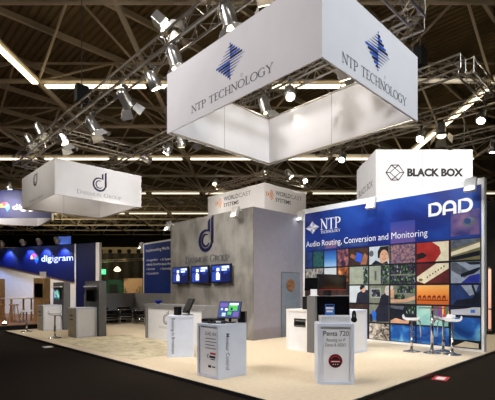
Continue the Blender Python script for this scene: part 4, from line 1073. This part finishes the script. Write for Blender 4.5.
MB().lathe([(.09,0),(.10,.03),(.08,.08)], n=14).build('base','black_matt',fl_); MB().lathe([(.07,.081),(.03,.13),(.0,.14)], n=14).build('lens','lens_glow',fl_)
# cover strips right of the white wall
# ------------------------------------------------------------------ far background
g = thing('wall_girder', 'pale perforated girder across the dark far end of the hall', 'girder', hall(-40,52,0), HALL)
g['kind'] = 'structure'
mb = MB(); mb.box(0,0,5.9,36,.4,6.95); mb.build('girder_body','girder_paint',g)
mb = MB().use('black_matt')
for k in range(30): mb.disc(.9+1.2*k, 6.42, .28, .28, -.02, 12)
mb.build('holes', None, g)
cu = MB(); n = 120
for k in range(n):
    x0_, x1_ = k*.25, (k+1)*.25; ya, yb = .12*math.sin(k*1.3), .12*math.sin((k+1)*1.3)
    cu.face([(x0_,ya,-.05),(x1_,yb,-.05),(x1_,yb,6.0),(x0_,ya,6.0)])
struct(cu.build('wall_curtain','dark_curtain',None,hall(-36,50,0),HALL), 'olive brown curtain at the far end')
bt = thing('far_booth', 'dark green booth far behind, under the exit sign', 'booth', hall(-17.2,44,0), HALL)
MB().box(0,0,-.05,4.0,2.5,2.6).build('booth_wall','green_booth',bt)
MB().use('poster_light').rect(1.0,.9,1.9,2.0,-.02,.015).build('lit_picture',None,bt)
MB().use('black_matt').rect(2.3,-.05,3.2,2.1,-.02,.015).build('doorway',None,bt)
bt = thing('far_booth', 'warm wood toned booth wall far behind, right of the green booth', 'booth', hall(-13.2,43.5,0), HALL)
MB().box(0,0,-.05,2.0,.3,2.75).build('booth_wall','warm_board',bt); MB().box(2.0,.1,-.05,4.2,.4,2.75).build('booth_wall','rose_board',bt)
for k, l in enumerate((-12.9, -11.2)):
    pl = thing('potted_plant', ('bushy plant in front of the warm wooden booth wall, left of two','bushy plant in front of the warm wooden booth wall, right of two')[k], 'plant', hall(l,42.6,-.05), 0, 'plants at the far booth')
    MB().lathe([(.22,0),(.3,.6),(.26,.6)], n=12).build('pot','black_matt',pl)
    mb = MB()
    for q_ in range(70):
        a, b_, r_ = random.uniform(0,6.28), random.uniform(.1,1.4), random.uniform(.25,.6)
        c = Vector((r_*math.cos(a)*math.cos(b_), r_*math.sin(a)*math.cos(b_), 1.15+r_*math.sin(b_)*1.2)); t_ = Vector((random.uniform(-1,1),random.uniform(-1,1),random.uniform(-.6,.8))).normalized()*.22
        s_ = t_.cross(Vector((0,0,1))).normalized()*.06
        mb.face([c, c+t_*.5+s_, c+t_, c+t_*.5-s_])
    mb.tube([(0,0,.5),(0,0,1.2)], .03, 5)
    mb.build('leaves','leaf',pl)
ex = thing('exit_sign', 'green lit exit sign far behind above the green booth', 'sign', hall(-15.75,42.5,3.15), HALL)
MB().box(0,0,0,.95,.1,.5).build('sign_box','exit_green',ex); mb = MB().use('letter_white'); mb.plate([(.2,.25),(.4,.4),(.4,.3),(.75,.3),(.75,.2),(.4,.2),(.4,.1)], -.01); mb.build('arrow',None,ex)
MB().tube([(.47,.05,.5),(.47,.05,2.9)], .012, 5).build('rod','steel_grey',ex)
pd = thing('pendant_lamp', 'round white pendant lamp far behind, between the left booth and the blue text wall', 'lamp', hall(-13.4,42,3.4), 0)
MB().lathe([(.02,.5),(.12,.48),(.34,.2),(.36,.12),(.2,.0)], n=16).build('shade','pendant_glow',pd); MB().tube([(0,0,.5),(0,0,2.6)], .012, 5).build('cord','black_matt',pd)
pd = thing('pendant_lamp', 'pale dome lamp low above the far green booth', 'lamp', hall(-15.6,41.5,2.0), 0)
MB().lathe([(.02,.55),(.2,.5),(.42,.2),(.45,.0),(.40,.0)], n=16).build('shade','pendant_glow',pd); MB().tube([(0,0,.5),(0,0,3.9)], .012, 5).build('cord','black_matt',pd)
truss(hall(-17,43,4.45), hall(-11,43,4.75), 'thin lighting bar far behind above the green booth', .2, None)
# neighbour at the right edge
mb = MB(); mb.box(16.0,1.5,0,16.3,6.2,4.6); struct(mb.build('wall_neighbor','dark_wall'), 'dark wall of the neighbouring stand at the right edge')
hb = thing('upright_bar', 'tall copper coloured upright bar with end rings at the right picture edge', 'bar', (15.6,4.24,0))
MB().tube([(0,0,.15),(0,0,2.25)], .045, 12).build('tube','bar_glow',hb)  # copper bar, its brightness put in as an added glow
for z in (.15,.85,2.25): MB().lathe([(.045,-.03),(.07,-.02),(.07,.02),(.045,.03)], (0,0,z), 14).build('ring','chrome',hb)
MB().lathe([(.16,0),(.16,.02),(.05,.05),(.045,.16)], n=18).build('base','black_matt',hb)

# ------------------------------------------------------------------ added fill lights with no fixtures of their own
area(hall(-13.5,20.0,5.9), hall(-12.5,22,5.2), .4, 40, (1,.95,.9))
area((1.5,14,7.5), (7,13,0), 1.5, 70, (1,.93,.82))
area((4.0,21.5,6.0), (5.5,23,1.5), 1.0, 260, (1,.9,.75))
area(hall(-14,38,5.5), hall(-14,44,1), 1.0, 260, (1,.85,.6))
area(hall(-24,44,3.0), hall(-24,52,6.6), 2.0, 700, (1,.85,.6))

W = bpy.data.worlds.new('World'); SC.world = W; W.use_nodes = True
W.node_tree.nodes['Background'].inputs['Color'].default_value = (.02,.018,.015,1)
W.node_tree.nodes['Background'].inputs['Strength'].default_value = 1.0
cam = bpy.data.cameras.new('Camera'); co = bpy.data.objects.new('Camera', cam); COL.objects.link(co)
cam.sensor_width = 36; cam.sensor_fit = 'HORIZONTAL'; cam.lens = 408/495*36
cam.shift_x = 0.0; cam.shift_y = (290-200)/495; cam.clip_end = 300
co.location = (0,0,1.5); co.rotation_euler = (R(90),0,HALL)
SC.camera = co
SC.view_settings.view_transform = 'Standard'; SC.view_settings.look = 'None'
SC.view_settings.gamma = 1; SC.view_settings.use_curve_mapping = False
SC.view_settings.exposure = 0.3
